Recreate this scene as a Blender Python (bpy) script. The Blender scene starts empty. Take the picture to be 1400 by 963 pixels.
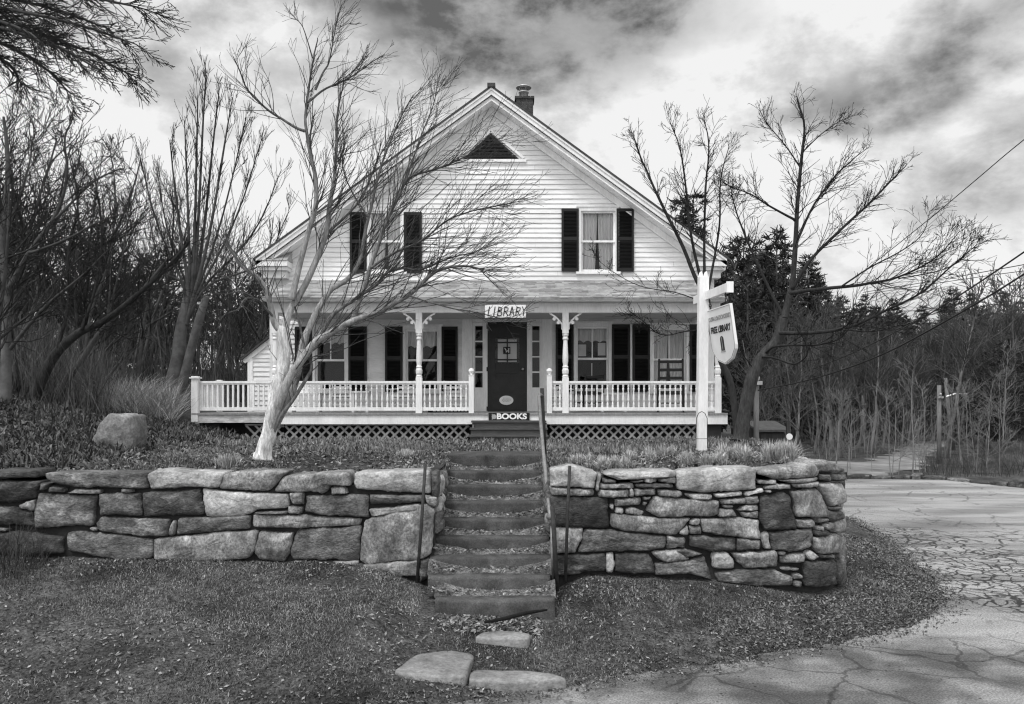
import bpy, bmesh, math, random
import numpy as np
from mathutils import Vector
R = math.radians
rng = np.random.default_rng(7)
random.seed(7)
scene = bpy.context.scene
COL = scene.collection
EYE, F, CX, HY = 2.5, 1100.0, 700.0, 545.0

def P(px, py, d):
    """a place in the photograph at a real distance d (metres from the viewpoint) -> world point"""
    return np.array([(px - CX) * d / F, d, EYE + (HY - py) * d / F])

# ------------------------------------------------------------------ mesh building
class MB:
    def __init__(self):
        self.v = []; self.n = 0; self.l = []; self.c = []; self.t = []; self.has_t = False; self.m = []
    def add(self, verts, faces, tone=None, mi=0):
        verts = np.asarray(verts, dtype=np.float64).reshape(-1, 3)
        b = self.n
        self.v.append(verts); self.n += len(verts)
        if isinstance(faces, np.ndarray):
            self.l.append((faces + b).ravel()); self.c.append(np.full(len(faces), faces.shape[1])); nf = len(faces)
        else:
            for f in faces:
                self.l.append(np.array(f) + b)
            self.c.append(np.array([len(f) for f in faces])); nf = len(faces)
        self.m.append(np.full(nf, mi))
        if tone is None:
            self.t.append(np.full(len(verts), 0.5))
        else:
            self.has_t = True
            self.t.append(np.broadcast_to(np.asarray(tone, float), (len(verts),)))
    def box(self, x0, x1, y0, y1, z0, z1, tone=None):
        v = [(x, y, z) for z in (z0, z1) for y in (y0, y1) for x in (x0, x1)]
        self.add(v, np.array([(0, 2, 3, 1), (4, 5, 7, 6), (0, 1, 5, 4), (2, 6, 7, 3), (0, 4, 6, 2), (1, 3, 7, 5)]), tone)
    def obox(self, c, ax, ay, az, tone=None):
        c, ax, ay, az = [np.asarray(q, float) for q in (c, ax, ay, az)]
        v = [c + sx * ax + sy * ay + sz * az for sz in (-1, 1) for sy in (-1, 1) for sx in (-1, 1)]
        self.add(v, np.array([(0, 2, 3, 1), (4, 5, 7, 6), (0, 1, 5, 4), (2, 6, 7, 3), (0, 4, 6, 2), (1, 3, 7, 5)]), tone)
    def bar(self, a, b, w, h, up=(0, 0, 1)):
        a, b, up = np.asarray(a, float), np.asarray(b, float), np.asarray(up, float)
        d = b - a; L = np.linalg.norm(d); d /= L
        s = np.cross(d, up); s /= np.linalg.norm(s); u = np.cross(s, d)
        self.obox((a + b) / 2, d * L / 2, s * w / 2, u * h / 2)
    def prism(self, pts, vec):
        pts = np.asarray(pts, float); n = len(pts); vec = np.asarray(vec, float)
        v = np.concatenate([pts, pts + vec])
        fs = [tuple(range(n)), tuple(range(2 * n - 1, n - 1, -1))]
        fs += [(i, i + n, (i + 1) % n + n, (i + 1) % n) for i in range(n)]
        self.add(v, fs)
    def tube(self, pts, rad, sides=5, tone=None, cap=True):
        pts = np.asarray(pts, float); n = len(pts)
        rad = np.broadcast_to(np.asarray(rad, float), (n,))
        tg = np.empty_like(pts); tg[1:-1] = pts[2:] - pts[:-2]; tg[0] = pts[1] - pts[0]; tg[-1] = pts[-1] - pts[-2]
        tg /= np.linalg.norm(tg, axis=1)[:, None] + 1e-12
        mt = tg.mean(0)
        ref = np.array([0, 0, 1.0]) if abs(mt[2]) < .85 * np.linalg.norm(mt) + 1e-9 else np.array([1.0, 0, 0])
        s = np.cross(tg, ref); s /= np.linalg.norm(s, axis=1)[:, None] + 1e-12
        u = np.cross(s, tg)
        a = np.arange(sides) * (2 * np.pi / sides)
        ring = pts[:, None] + rad[:, None, None] * (np.cos(a)[None, :, None] * s[:, None] + np.sin(a)[None, :, None] * u[:, None])
        i = np.arange(n - 1)[:, None] * sides; k = np.arange(sides)[None]; k2 = (k + 1) % sides
        q = np.stack([i + k, i + k2, i + sides + k2, i + sides + k], -1).reshape(-1, 4)
        t = None if tone is None else np.repeat(np.broadcast_to(tone, (n,)), sides)
        self.add(ring.reshape(-1, 3), q, t)
        if cap and sides > 3:
            b = self.n - n * sides
            for off, rev in ((0, 1), ((n - 1) * sides, 0)):
                f = [b + off + j for j in range(sides)]
                self.l.append(np.array(f[::-1] if rev else f)); self.c.append(np.array([sides])); self.m.append(np.array([0]))
    def lathe(self, prof, c, sides=12, ax=2):
        """prof: (r, h) pairs up an axis from c"""
        n = len(prof); a = np.arange(sides) * (2 * np.pi / sides)
        v = np.zeros((n, sides, 3)); o = [i for i in range(3) if i != ax]
        for i, (r, h) in enumerate(prof):
            v[i, :, o[0]] = r * np.cos(a); v[i, :, o[1]] = r * np.sin(a); v[i, :, ax] = h
        v = v.reshape(-1, 3) + np.asarray(c, float)
        i = np.arange(n - 1)[:, None] * sides; k = np.arange(sides)[None]; k2 = (k + 1) % sides
        q = np.stack([i + k, i + k2, i + sides + k2, i + sides + k], -1).reshape(-1, 4)
        fs = [tuple(f) for f in q] + [tuple(range(sides))[::-1], tuple(range((n - 1) * sides, n * sides))]
        self.add(v, fs)
    def build(self, name, mat, parent=None, smooth=False, off=None):
        me = bpy.data.meshes.new(name)
        v = np.concatenate(self.v) if self.v else np.zeros((0, 3))
        if off is None and parent is not None: off = ROOT.get(parent.name)
        if off is not None: v = v - np.asarray(off)
        l = np.concatenate(self.l).astype(np.int32); c = np.concatenate(self.c).astype(np.int32)
        me.vertices.add(len(v)); me.vertices.foreach_set('co', v.astype(np.float32).ravel())
        me.loops.add(len(l)); me.loops.foreach_set('vertex_index', l)
        me.polygons.add(len(c)); me.polygons.foreach_set('loop_start', np.concatenate([[0], np.cumsum(c)[:-1]]).astype(np.int32))
        me.polygons.foreach_set('loop_total', c)
        mats = mat if isinstance(mat, (list, tuple)) else [mat]
        for m in mats: me.materials.append(m)
        if len(mats) > 1: me.polygons.foreach_set('material_index', np.concatenate(self.m).astype(np.int32))
        me.polygons.foreach_set('use_smooth', np.full(len(c), smooth))
        if self.has_t:
            at = me.attributes.new('tone', 'FLOAT', 'POINT'); at.data.foreach_set('value', np.concatenate(self.t).astype(np.float32))
        me.update(calc_edges=True); me.validate()
        o = bpy.data.objects.new(name, me); COL.objects.link(o)
        if parent is not None:
            o.parent = parent
            ROOT[o.name] = ROOT.get(parent.name, np.zeros(3))
        elif off is not None:
            o.location = off
        return o

ROOT = {}
def tag(o, label=None, cat=None, group=None, kind=None):
    if label: o['label'] = label
    if cat: o['category'] = cat
    if group: o['group'] = group
    if kind: o['kind'] = kind
    return o
def thing(name, loc, label, cat, group=None):
    o = bpy.data.objects.new(name, None); COL.objects.link(o)
    o.location = loc; o.empty_display_size = .3
    ROOT[o.name] = np.asarray(loc, float)
    return tag(o, label, cat, group)
def copy_tree(o, loc=None, rz=None, sc=None, parent=None):
    c = o.copy(); COL.objects.link(c)
    if parent is not None: c.parent = parent
    if loc is not None: c.location = loc
    if rz is not None: c.rotation_euler = (c.rotation_euler[0], c.rotation_euler[1], rz)
    if sc is not None: c.scale = (sc, sc, sc) if np.isscalar(sc) else sc
    for ch in list(o.children): copy_tree(ch, parent=c)
    return c
def structure(o): o['kind'] = 'structure'; return o

# ------------------------------------------------------------------ materials (a black and white photograph: every colour is a grey)
def mat(name, col, rough=.8, var=.25, scale=3., bump=.0, bscale=40., spec=.3, stretch=(1, 1, 1), rnd=False, tone=0., detail=5., var2=0., scale2=.6, metal=0., var3=0., scale3=28., patch=0.):
    m = bpy.data.materials.new(name); m.use_nodes = True
    nt = m.node_tree; N = nt.nodes; L = nt.links
    bs = N['Principled BSDF']; bs.inputs['Roughness'].default_value = rough
    bs.inputs['Specular IOR Level'].default_value = spec; bs.inputs['Metallic'].default_value = metal
    geo = N.new('ShaderNodeNewGeometry'); vec = geo.outputs['Position']
    if rnd:
        oi = N.new('ShaderNodeObjectInfo'); mul = N.new('ShaderNodeVectorMath'); mul.operation = 'SCALE'; mul.inputs[0].default_value = (37., 19., 53.)
        L.new(oi.outputs['Random'], mul.inputs['Scale'])
        ad = N.new('ShaderNodeVectorMath'); L.new(vec, ad.inputs[0]); L.new(mul.outputs[0], ad.inputs[1]); vec = ad.outputs[0]
    mp = N.new('ShaderNodeMapping'); mp.inputs['Scale'].default_value = stretch; L.new(vec, mp.inputs['Vector']); vec = mp.outputs[0]
    def noise(s, d=detail):
        n = N.new('ShaderNodeTexNoise'); n.inputs['Scale'].default_value = s; n.inputs['Detail'].default_value = d; n.inputs['Roughness'].default_value = .62
        L.new(vec, n.inputs['Vector']); return n.outputs['Fac']
    def mth(op, a, b):
        x = N.new('ShaderNodeMath'); x.operation = op
        for i, q in enumerate((a, b)):
            if isinstance(q, (int, float)): x.inputs[i].default_value = q
            else: L.new(q, x.inputs[i])
        return x.outputs[0]
    def mr(x, a, b, lo=.28, hi=.72):
        n = N.new('ShaderNodeMapRange'); n.inputs[1].default_value = lo; n.inputs[2].default_value = hi; n.inputs[3].default_value = a; n.inputs[4].default_value = b
        L.new(x, n.inputs[0]); return n.outputs[0]
    f = mr(noise(scale), col * (1 - var), col * (1 + var))
    if var2: f = mth('MULTIPLY', f, mr(noise(scale2, 3.), 1 - var2, 1 + var2))
    if var3: f = mth('MULTIPLY', f, mr(noise(scale3, 4.), 1 - var3, 1 + var3, .34, .66))
    if patch: f = mth('MULTIPLY', f, mr(noise(2.6, 6.), 1., 1 + patch, .54, .66))
    if tone:
        at = N.new('ShaderNodeAttribute'); at.attribute_name = 'tone'
        f = mth('MULTIPLY', f, mr(at.outputs['Fac'], 1 - tone, 1 + tone, 0., 1.))
    cc = N.new('ShaderNodeCombineColor')
    for i in range(3): L.new(f, cc.inputs[i])
    L.new(cc.outputs[0], bs.inputs['Base Color'])
    if bump:
        b = N.new('ShaderNodeBump'); b.inputs['Strength'].default_value = bump; b.inputs['Distance'].default_value = .02
        L.new(noise(bscale, 6.), b.inputs['Height']); L.new(b.outputs[0], bs.inputs['Normal'])
    return m

WHITE = mat('white_paint', .80, .55, .09, 2.5, .1, 60, var2=.10, scale2=.8, stretch=(3, 3, .7), var3=.06, scale3=12)
SIDING = mat('white_clapboard_paint', .76, .6, .10, 3., .15, 70, var2=.15, scale2=.6, stretch=(.6, 1, 3), var3=.06, scale3=14)
OLDWHITE = mat('flaking_white_paint', .55, .75, .45, 5., .3, 45, stretch=(1, 1, 3))
SIGNWHITE = mat('sign_white', .82, .5, .03, 2)
DARKPAINT = mat('black_shutter_paint', .009, .45, .3, 6., .05, 50)
DOORPAINT = mat('dark_door_paint', .022, .4, .3, 5., .05, 50)
BLACK = mat('black_letters', .015, .6, .1)
CURTAIN = mat('white_curtain', .80, .9, .1, 3., stretch=(8, 1, .6))
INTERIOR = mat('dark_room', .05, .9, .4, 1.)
SHINGLE = mat('porch_shingles', .30, .9, .25, 10., .5, 60, stretch=(1, 1, 1), var2=.2)
ROOFDARK = mat('roof_shingles', .06, .9, .3, 8., .5, 50)
BRICK = mat('chimney_brick', .045, .9, .5, 7., .3, 40)
MORTAR = mat('mortar', .3, .9, .2)
GALV = mat('galvanised_metal', .45, .35, .2, 6., metal=.8)
IRON = mat('rusty_iron', .035, .7, .5, 20., .3, 60)
RAILPIPE = mat('worn_pipe', .22, .45, .3, 15., .2, 60, metal=.3)
STEPWOOD = mat('grey_step_boards', .075, .6, .35, 5., .2, 50, stretch=(1, 4, 6))
FLOORWOOD = mat('porch_floor_boards', .28, .6, .25, 4., .15, 40, stretch=(6, .6, 1))
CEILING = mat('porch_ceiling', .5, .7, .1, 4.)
LATTICE = mat('lattice_paint', .27, .7, .3, 6.)
MOULD = mat('leaf_mould', .13, 1., .6, 8., 1., 60, var2=.4, scale2=2., var3=.7, scale3=45)
CONCRETE = mat('concrete_steps', .068, .92, .55, 5., .6, 90, var2=.35, scale2=1.2, var3=.3, scale3=60)
SLAB = mat('pale_stone_slab', .21, .9, .35, 5., .6, 60, var2=.35, scale2=2., var3=.25)
STONES = [mat('wall_stone_dark', .055, .85, .6, 5., .9, 34, rnd=True, var2=.6, scale2=2.2, var3=.45, stretch=(1, 1, 1.9), patch=1.6),
          mat('wall_stone_mid', .115, .85, .6, 5., .9, 34, rnd=True, var2=.65, scale2=2.2, var3=.45, stretch=(1, 1, 1.7), patch=1.3),
          mat('wall_stone_light', .215, .85, .55, 5., .9, 34, rnd=True, var2=.6, scale2=2.2, var3=.4, stretch=(1.5, 1, 1), patch=.8),
          mat('wall_stone_pale', .34, .85, .45, 5., .9, 34, rnd=True, var2=.45, scale2=2.2, var3=.3)]
CORE = mat('wall_core_earth', .03, 1., .4, 6., .4, 40)
BOULDER = mat('boulder_granite', .2, .9, .4, 6., .8, 40, var2=.4, scale2=2, var3=.3)
LAWN = mat('lawn_soil', .058, 1., .6, 9., 1., 70, var2=.75, scale2=1.1, var3=.8, scale3=38)
SOIL = mat('garden_soil', .04, 1., .5, 5., 1., 60, var2=.5, scale2=.8, var3=.7, scale3=40)
GRASSM = mat('grass_blades', .125, .8, .5, 2.2, tone=.9, var2=.8, scale2=.8)
LEAFM = mat('dead_leaves', .18, .85, .3, 8., tone=.85)
GARDENM = mat('garden_leaves', .15, .7, .3, 2., tone=.7)
TUFTM = mat('pale_tuft_blades', .42, .7, .2, 3., tone=.5)
BARK_RIGHT = mat('grey_forest_bark', .15, .95, .5, 4., tone=.7)
BARK_PALE = mat('pale_bark', .38, .9, .5, 16., 1., 45, stretch=(1, 1, .22), tone=.97, var3=.3, scale3=60)
BARK = mat('grey_bark', .026, .9, .5, 14., 1., 40, stretch=(1, 1, .25), tone=.75, var3=.3, scale3=50)
BARK_FAR = mat('forest_bark', .07, .95, .5, 4., tone=.75)
NEEDLES = mat('pine_needles', .042, .8, .5, 1.3, tone=.7)
SAPLING = mat('pale_sapling_bark', .26, .9, .3, 6., tone=.4)
POLEWOOD = mat('weathered_pole', .16, .9, .3, 5., stretch=(4, 4, .5))
DARKWOOD = mat('dark_furniture', .02, .5, .2, 6.)
WIRE = mat('black_cable', .02, .7, .1)
SHEDM = mat('shed_boards', .04, .9, .3, 4., stretch=(5, 5, .5))
SHEDROOF = mat('pale_shed_roof', .22, .8, .3, 3.)
BRUSH = mat('brush_stems', .06, .95, .4, 2., tone=.8)
GREYTXT = mat('faded_lettering', .35, .7, .1)
PAPER = mat('paper_notice', .72, .9, .05)

def glass_mat():
    m = bpy.data.materials.new('window_glass'); m.use_nodes = True; nt = m.node_tree; N = nt.nodes; L = nt.links
    N.remove(N['Principled BSDF']); out = N['Material Output']
    tr = N.new('ShaderNodeBsdfTransparent'); tr.inputs[0].default_value = (.88, .88, .88, 1)
    gl = N.new('ShaderNodeBsdfGlossy'); gl.inputs['Roughness'].default_value = .02; gl.inputs[0].default_value = (.9, .9, .9, 1)
    fr = N.new('ShaderNodeFresnel'); fr.inputs[0].default_value = 1.45
    g = N.new('ShaderNodeNewGeometry'); n = N.new('ShaderNodeTexNoise'); n.inputs['Scale'].default_value = 1.6; L.new(g.outputs['Position'], n.inputs['Vector'])
    b = N.new('ShaderNodeBump'); b.inputs['Strength'].default_value = .10; b.inputs['Distance'].default_value = .05; L.new(n.outputs['Fac'], b.inputs['Height']); L.new(b.outputs[0], gl.inputs['Normal'])
    mx = N.new('ShaderNodeMixShader'); L.new(fr.outputs[0], mx.inputs[0]); L.new(tr.outputs[0], mx.inputs[1]); L.new(gl.outputs[0], mx.inputs[2])
    L.new(mx.outputs[0], out.inputs['Surface']); return m
GLASS = glass_mat()

def road_mat():
    m = bpy.data.materials.new('cracked_asphalt'); m.use_nodes = True; nt = m.node_tree; N = nt.nodes; L = nt.links
    bs = N['Principled BSDF']; bs.inputs['Roughness'].default_value = .85; bs.inputs['Specular IOR Level'].default_value = .25
    geo = N.new('ShaderNodeNewGeometry'); pos = geo.outputs['Position']
    def noise(s, d=5., v=pos):
        n = N.new('ShaderNodeTexNoise'); n.inputs['Scale'].default_value = s; n.inputs['Detail'].default_value = d; L.new(v, n.inputs['Vector']); return n
    def mth(op, a, b=0., cl=False):
        x = N.new('ShaderNodeMath'); x.operation = op; x.use_clamp = cl
        for i, q in enumerate((a, b)):
            if isinstance(q, (int, float)): x.inputs[i].default_value = q
            else: L.new(q, x.inputs[i])
        return x.outputs[0]
    def mr(x, a, b, lo, hi):
        n = N.new('ShaderNodeMapRange'); n.inputs[1].default_value = lo; n.inputs[2].default_value = hi; n.inputs[3].default_value = a; n.inputs[4].default_value = b
        n.interpolation_type = 'SMOOTHSTEP'; L.new(x, n.inputs[0]); return n.outputs[0]
    w = noise(1.3, 3.); sc = N.new('ShaderNodeVectorMath'); sc.operation = 'SCALE'; sc.inputs['Scale'].default_value = .55; L.new(w.outputs['Color'], sc.inputs[0])
    ad = N.new('ShaderNodeVectorMath'); L.new(pos, ad.inputs[0]); L.new(sc.outputs[0], ad.inputs[1])
    w2 = noise(5., 6.); sc2 = N.new('ShaderNodeVectorMath'); sc2.operation = 'SCALE'; sc2.inputs['Scale'].default_value = .20; L.new(w2.outputs['Color'], sc2.inputs[0])
    ad2 = N.new('ShaderNodeVectorMath'); L.new(ad.outputs[0], ad2.inputs[0]); L.new(sc2.outputs[0], ad2.inputs[1])
    def crack(scale, width, v=ad2.outputs[0]):
        vo = N.new('ShaderNodeTexVoronoi'); vo.voronoi_dimensions = '2D'; vo.feature = 'DISTANCE_TO_EDGE'; vo.inputs['Scale'].default_value = scale; L.new(v, vo.inputs['Vector'])
        return mr(vo.outputs['Distance'], 1., 0., width * .35, width)
    def spot(cx, cy, rx, ry):
        mp = N.new('ShaderNodeMapping'); mp.vector_type = 'POINT'; mp.inputs['Location'].default_value = (-cx / rx, -cy / ry, 0); mp.inputs['Scale'].default_value = (1 / rx, 1 / ry, 0)
        L.new(pos, mp.inputs[0]); ln = N.new('ShaderNodeVectorMath'); ln.operation = 'LENGTH'; L.new(mp.outputs[0], ln.inputs[0])
        wob = mth('ADD', ln.outputs['Value'], mth('MULTIPLY', mth('SUBTRACT', noise(1.1, 4.).outputs['Fac'], .5), 1.1))
        return mr(wob, 1., 0., .75, 1.05)
    allig = mth('MULTIPLY', mth('MULTIPLY', mth('MAXIMUM', crack(2.0, .08), mth('MULTIPLY', crack(3.3, .06), mr(noise(.8, 3.).outputs['Fac'], 0., 1., .48, .56))), mr(noise(1.5, 6.).outputs['Fac'], .0, 1., .40, .56)), spot(8.8, 10.8, 3.9, 5.6))
    fine = mth('MULTIPLY', crack(4.2, .10), spot(6.7, 12.2, 1.6, 4.0))
    big = mth('MULTIPLY', mth('MAXIMUM', crack(.45, .016), crack(1.1, .03)), mr(noise(.6, 3.).outputs['Fac'], 0., 1., .42, .56))
    cr = mth('MAXIMUM', mth('MAXIMUM', allig, fine), mth('MULTIPLY', big, .55))
    mp = N.new('ShaderNodeMapping'); mp.inputs['Scale'].default_value = (.35, 1.4, 1); mp.inputs['Rotation'].default_value = (0, 0, R(-14)); L.new(pos, mp.inputs[0])
    st = noise(.9, 5., mp.outputs[0]).outputs['Fac']
    base = mth('MULTIPLY', mr(noise(55., 3.).outputs['Fac'], .19, .41, .3, .7), mr(st, .60, 1.12, .34, .64))
    base = mth('MULTIPLY', base, mr(noise(260., 2.).outputs['Fac'], .8, 1.2, .3, .7))
    base = mth('MULTIPLY', base, mth('SUBTRACT', 1., mth('MULTIPLY', mth('MULTIPLY', spot(3., 6.1, 8., 2.3), mr(noise(1.6, 6.).outputs['Fac'], .3, 1., .35, .6)), .68)))  # darker near road: washed-on dirt, plus vignette darkening put into the colour
    vor = N.new('ShaderNodeTexVoronoi'); vor.inputs['Scale'].default_value = 7.; L.new(pos, vor.inputs['Vector'])
    base = mth('MULTIPLY', base, mr(vor.outputs['Distance'], .25, 1., .06, .11))
    f = mth('MULTIPLY', base, mth('SUBTRACT', 1., mth('MULTIPLY', cr, .86)))
    cc = N.new('ShaderNodeCombineColor')
    for i in range(3): L.new(f, cc.inputs[i])
    L.new(cc.outputs[0], bs.inputs['Base Color'])
    b = N.new('ShaderNodeBump'); b.inputs['Strength'].default_value = .6; b.inputs['Distance'].default_value = .012
    L.new(mth('SUBTRACT', noise(90., 3.).outputs['Fac'], cr), b.inputs['Height']); L.new(b.outputs[0], bs.inputs['Normal'])
    return m
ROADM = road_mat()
DIRTROAD = mat('pale_gravel_road', .19, .95, .5, 1.2, .3, 30, var2=.4, scale2=.4)

# ------------------------------------------------------------------ ground
def in_poly(x, y, poly):
    x = np.asarray(x, float); y = np.asarray(y, float); r = np.zeros(np.broadcast(x, y).shape, bool)
    n = len(poly)
    for i in range(n):
        x0, y0 = poly[i]; x1, y1 = poly[(i + 1) % n]
        if y0 == y1: continue
        c = ((y0 > y) != (y1 > y)) & (x < (x1 - x0) * (y - y0) / (y1 - y0) + x0)
        r ^= c
    return r
def dist_line(x, y, pl):
    d = np.full(np.shape(x), 1e9)
    for (x0, y0), (x1, y1) in zip(pl[:-1], pl[1:]):
        dx, dy = x1 - x0, y1 - y0
        t = np.clip(((x - x0) * dx + (y - y0) * dy) / (dx * dx + dy * dy), 0, 1)
        d = np.minimum(d, np.hypot(x - x0 - t * dx, y - y0 - t * dy))
    return d
def vnoise(x, y, s, seed=0):
    """smooth value noise"""
    x = np.asarray(x, float) * s + 131.7 * seed; y = np.asarray(y, float) * s + 57.3 * seed
    xi, yi = np.floor(x), np.floor(y); fx, fy = x - xi, y - yi
    fx = fx * fx * (3 - 2 * fx); fy = fy * fy * (3 - 2 * fy)
    def h(a, b):
        q = np.sin(a * 127.1 + b * 311.7) * 43758.5453
        return q - np.floor(q)
    return (h(xi, yi) * (1 - fx) + h(xi + 1, yi) * fx) * (1 - fy) + (h(xi, yi + 1) * (1 - fx) + h(xi + 1, yi + 1) * fx) * fy - .5

EDGE = [(-300, 2.), (-20, 5.2), (-8, 5.75), (-3, 6.1), (-.81, 6.42), (.51, 7.0), (2.08, 7.64), (3.85, 8.46), (4.8, 9.15), (5.35, 9.9), (5.78, 10.9), (6.28, 12.8), (7.2, 17.7), (7.6, 22), (6.5, 26.6), (2, 29.5), (-6, 32)]
FARSIDE = [(-6, 38), (3, 35.5), (8, 29.5), (10.2, 25.0), (13.2, 24.9), (14.3, 22.4), (17, 19), (30, 8), (300, -30)]
ROAD = EDGE + FARSIDE + [(300, -300), (-300, -300)]

def h_ground(x, y):
    x = np.asarray(x, float); y = np.asarray(y, float)
    t = dist_line(x, y, EDGE); ins = in_poly(x, y, ROAD)
    far = (x > 7.5) & (y > 14)
    lawn = .30 * (1 - np.exp(-t / .8)) + .085 * np.minimum(t, 5)
    lawn = lawn + .11 * np.clip((y - 8.2) / .9, 0, 1) * np.clip((-1.3 - x) / .6, 0, 1)
    lawn = lawn + .07 * np.clip((y - 8.5) / .6, 0, 1) * np.clip((x - .5) / .3, 0, 1) * np.clip((3.2 - x) / .6, 0, 1)
    lawn = lawn + .05 * vnoise(x, y, .9, 1) * np.minimum(t, 1) + .025 * vnoise(x, y, 4, 2)
    path = np.clip(1 - np.abs(x + .25) / 1.15, 0, 1); path = np.minimum(path * 2.6, 1)
    lawn = lawn - path * .15 * np.clip((y - 6.75) / .4, 0, 1)
    tf = dist_line(x, y, FARSIDE)
    berm = .95 * np.clip((x - 15.3 - .62 * np.clip(y - 27, 0, 20)) / 1.3, 0, 1) * np.clip((y - 27) / 2.5, 0, 1) * np.clip((36 - y) / 4., 0, 1) 
    o = .02 * vnoise(x, y, .8, 3) - .015 + berm * np.clip(tf, 0, 1) + np.clip((y - 60) / 200, 0, 1) * 8
    return np.where(ins, -.035, np.where(far, o, -.02 + lawn))
RIGHT = [(4.0, 9.9), (4.55, 13.5), (5.0, 16), (5.3, 20), (5.3, 24)]
def x_right(y):
    return np.interp(y, [9.9, 13.5, 16, 20, 24, 28, 34, 300], [4.0, 4.55, 5.0, 5.3, 5.2, 1, -8, -8])
def h_terr(x, y):
    x = np.asarray(x, float); y = np.asarray(y, float)
    h = 1.58 + .07 * np.clip((y - 9.3) / 3, 0, 1) + .05 * vnoise(x, y, .7, 4) + .03 * vnoise(x, y, 3, 5)
    h = h + .20 * np.clip(-5.2 - x, 0, 9) * np.clip((y - 10.2) / 3, 0, 1) + .03 * np.clip(y - 24, 0, 200) * (x < 5)
    rb = np.clip((x - x_right(y)) / (.08 + 1.5 * np.clip((y - 13.4) / 3.5, 0, 1)), 0, 1) * (y > 13.2)
    h = h * (1 - rb) - .15 * rb
    return h
def lines(a, b, fine, lo, hi, grow=1.25):
    xs = list(np.arange(a, b + 1e-6, fine)); s = fine
    up = [b]; 
    while up[-1] < hi: s *= grow; up.append(up[-1] + s)
    s = fine; dn = [a]
    while dn[-1] > lo: s *= grow; dn.append(dn[-1] - s)
    return np.array(dn[:0:-1] + xs + up[1:])
def sheet(name, xs, ys, hf, m, keep=None):
    X, Y = np.meshgrid(xs, ys); Z = hf(X, Y); ny, nx = X.shape
    i = np.arange(ny - 1)[:, None] * nx; k = np.arange(nx - 1)[None]
    q = np.stack([i + k, i + k + 1, i + nx + k + 1, i + nx + k], -1)
    if keep is not None:
        cx = (X[:-1, :-1] + X[1:, 1:]) / 2; cy = (Y[:-1, :-1] + Y[1:, 1:]) / 2
        q = q[keep(cx, cy)]
    b = MB(); b.add(np.stack([X, Y, Z], -1).reshape(-1, 3), q.reshape(-1, 4))
    return structure(b.build(name, m, smooth=True))
sheet('ground', lines(-8, 8, .12, -600, 600), lines(4.5, 19, .12, -200, 900), h_ground, LAWN)
ARC_R, ARC_X, WY = .85, 3.22, 9.2
arc = [(ARC_X + (ARC_R - .2) * math.sin(a), WY + ARC_R - (ARC_R - .2) * math.cos(a)) for a in np.linspace(0, math.pi / 2, 8)]
TERR = [(-400, 9.4), (-.93, 9.4), (-.95, 11.5), (.46, 11.5), (.46, 9.4)] + arc + [(4.35, 13.4), (7.4, 13.45), (7.4, 25), (3, 29), (-7, 36), (-7, 500), (-400, 500)]
sheet('terrace_ground', lines(-7, 5.5, .1, -350, 8, 1.2), lines(9.35, 14, .1, 9.3, 400, 1.12), h_terr, SOIL, lambda x, y: in_poly(x, y, TERR))
def flat_poly(name, pts, z, m):
    bm = bmesh.new(); vs = [bm.verts.new((x, y, z)) for x, y in pts]
    es = [bm.edges.new((vs[i], vs[(i + 1) % len(vs)])) for i in range(len(vs))]
    bmesh.ops.triangle_fill(bm, use_beauty=True, edges=es)
    for f in bm.faces:
        if f.normal.z < 0: f.normal_flip()
    me = bpy.data.meshes.new(name); bm.to_mesh(me); bm.free(); me.materials.append(m)
    o = bpy.data.objects.new(name, me); COL.objects.link(o); return structure(o)
def soften(pl, n, amp):
    """a ragged version of an edge line"""
    out = []
    for (a, b) in zip(pl[:-1], pl[1:]):
        a, b = np.array(a, float), np.array(b, float); k = max(1, min(n, int(np.hypot(*(b - a)) / .06)))
        for j in range(k):
            q = a + (b - a) * j / k; w = amp * (vnoise(q[0], q[1], 2.2, 9) + .6 * vnoise(q[0], q[1], 7, 8))
            w += .05 * vnoise(q[0], q[1], 19, 7); out.append((q[0] + w, q[1] - w))
    return out + [pl[-1]]
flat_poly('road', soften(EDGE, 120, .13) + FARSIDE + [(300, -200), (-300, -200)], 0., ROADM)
lane = [P(px, py, EYE * F / (py - HY))[:2] for px, py in ((1120, 640), (1160, 650), (1200, 651), (1250, 642), (1264, 629), (1303, 603), (1247, 603), (1222, 620), (1186, 632), (1120, 630))]
lane = np.array(lane)
flat_poly('distant_lane', soften([tuple(q) for q in lane] + [tuple(lane[0])], 60, .5)[:-1], .0, DIRTROAD)
# ------------------------------------------------------------------ dry stone walls, traced stone by stone
class Path:
    """plan line of a wall face; s metres along it, n metres out of the face"""
    def __init__(self, pts):
        self.p = np.array(pts, float); seg = np.diff(self.p, axis=0); self.L = np.concatenate([[0], np.cumsum(np.hypot(seg[:, 0], seg[:, 1]))])
        tg = np.gradient(self.p, self.L, axis=0) if len(pts) > 2 else np.repeat(seg, 2, 0)
        tg /= np.linalg.norm(tg, axis=1)[:, None]; self.nrm = np.stack([tg[:, 1], -tg[:, 0]], -1)
    def at(self, s, n):
        s = np.asarray(s, float)
        x = np.interp(s, self.L, self.p[:, 0]); y = np.interp(s, self.L, self.p[:, 1])
        lo = s < 0; hi = s > self.L[-1]
        nx = np.interp(s, self.L, self.nrm[:, 0]); ny = np.interp(s, self.L, self.nrm[:, 1])
        t0 = np.array([-self.nrm[0, 1], self.nrm[0, 0]]); t1 = np.array([-self.nrm[-1, 1], self.nrm[-1, 0]])
        x = x + np.where(lo, s * t0[0], 0) + np.where(hi, (s - self.L[-1]) * t1[0], 0); y = y + np.where(lo, s * t0[1], 0) + np.where(hi, (s - self.L[-1]) * t1[1], 0)
        return x + n * nx, y + n * ny
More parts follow.
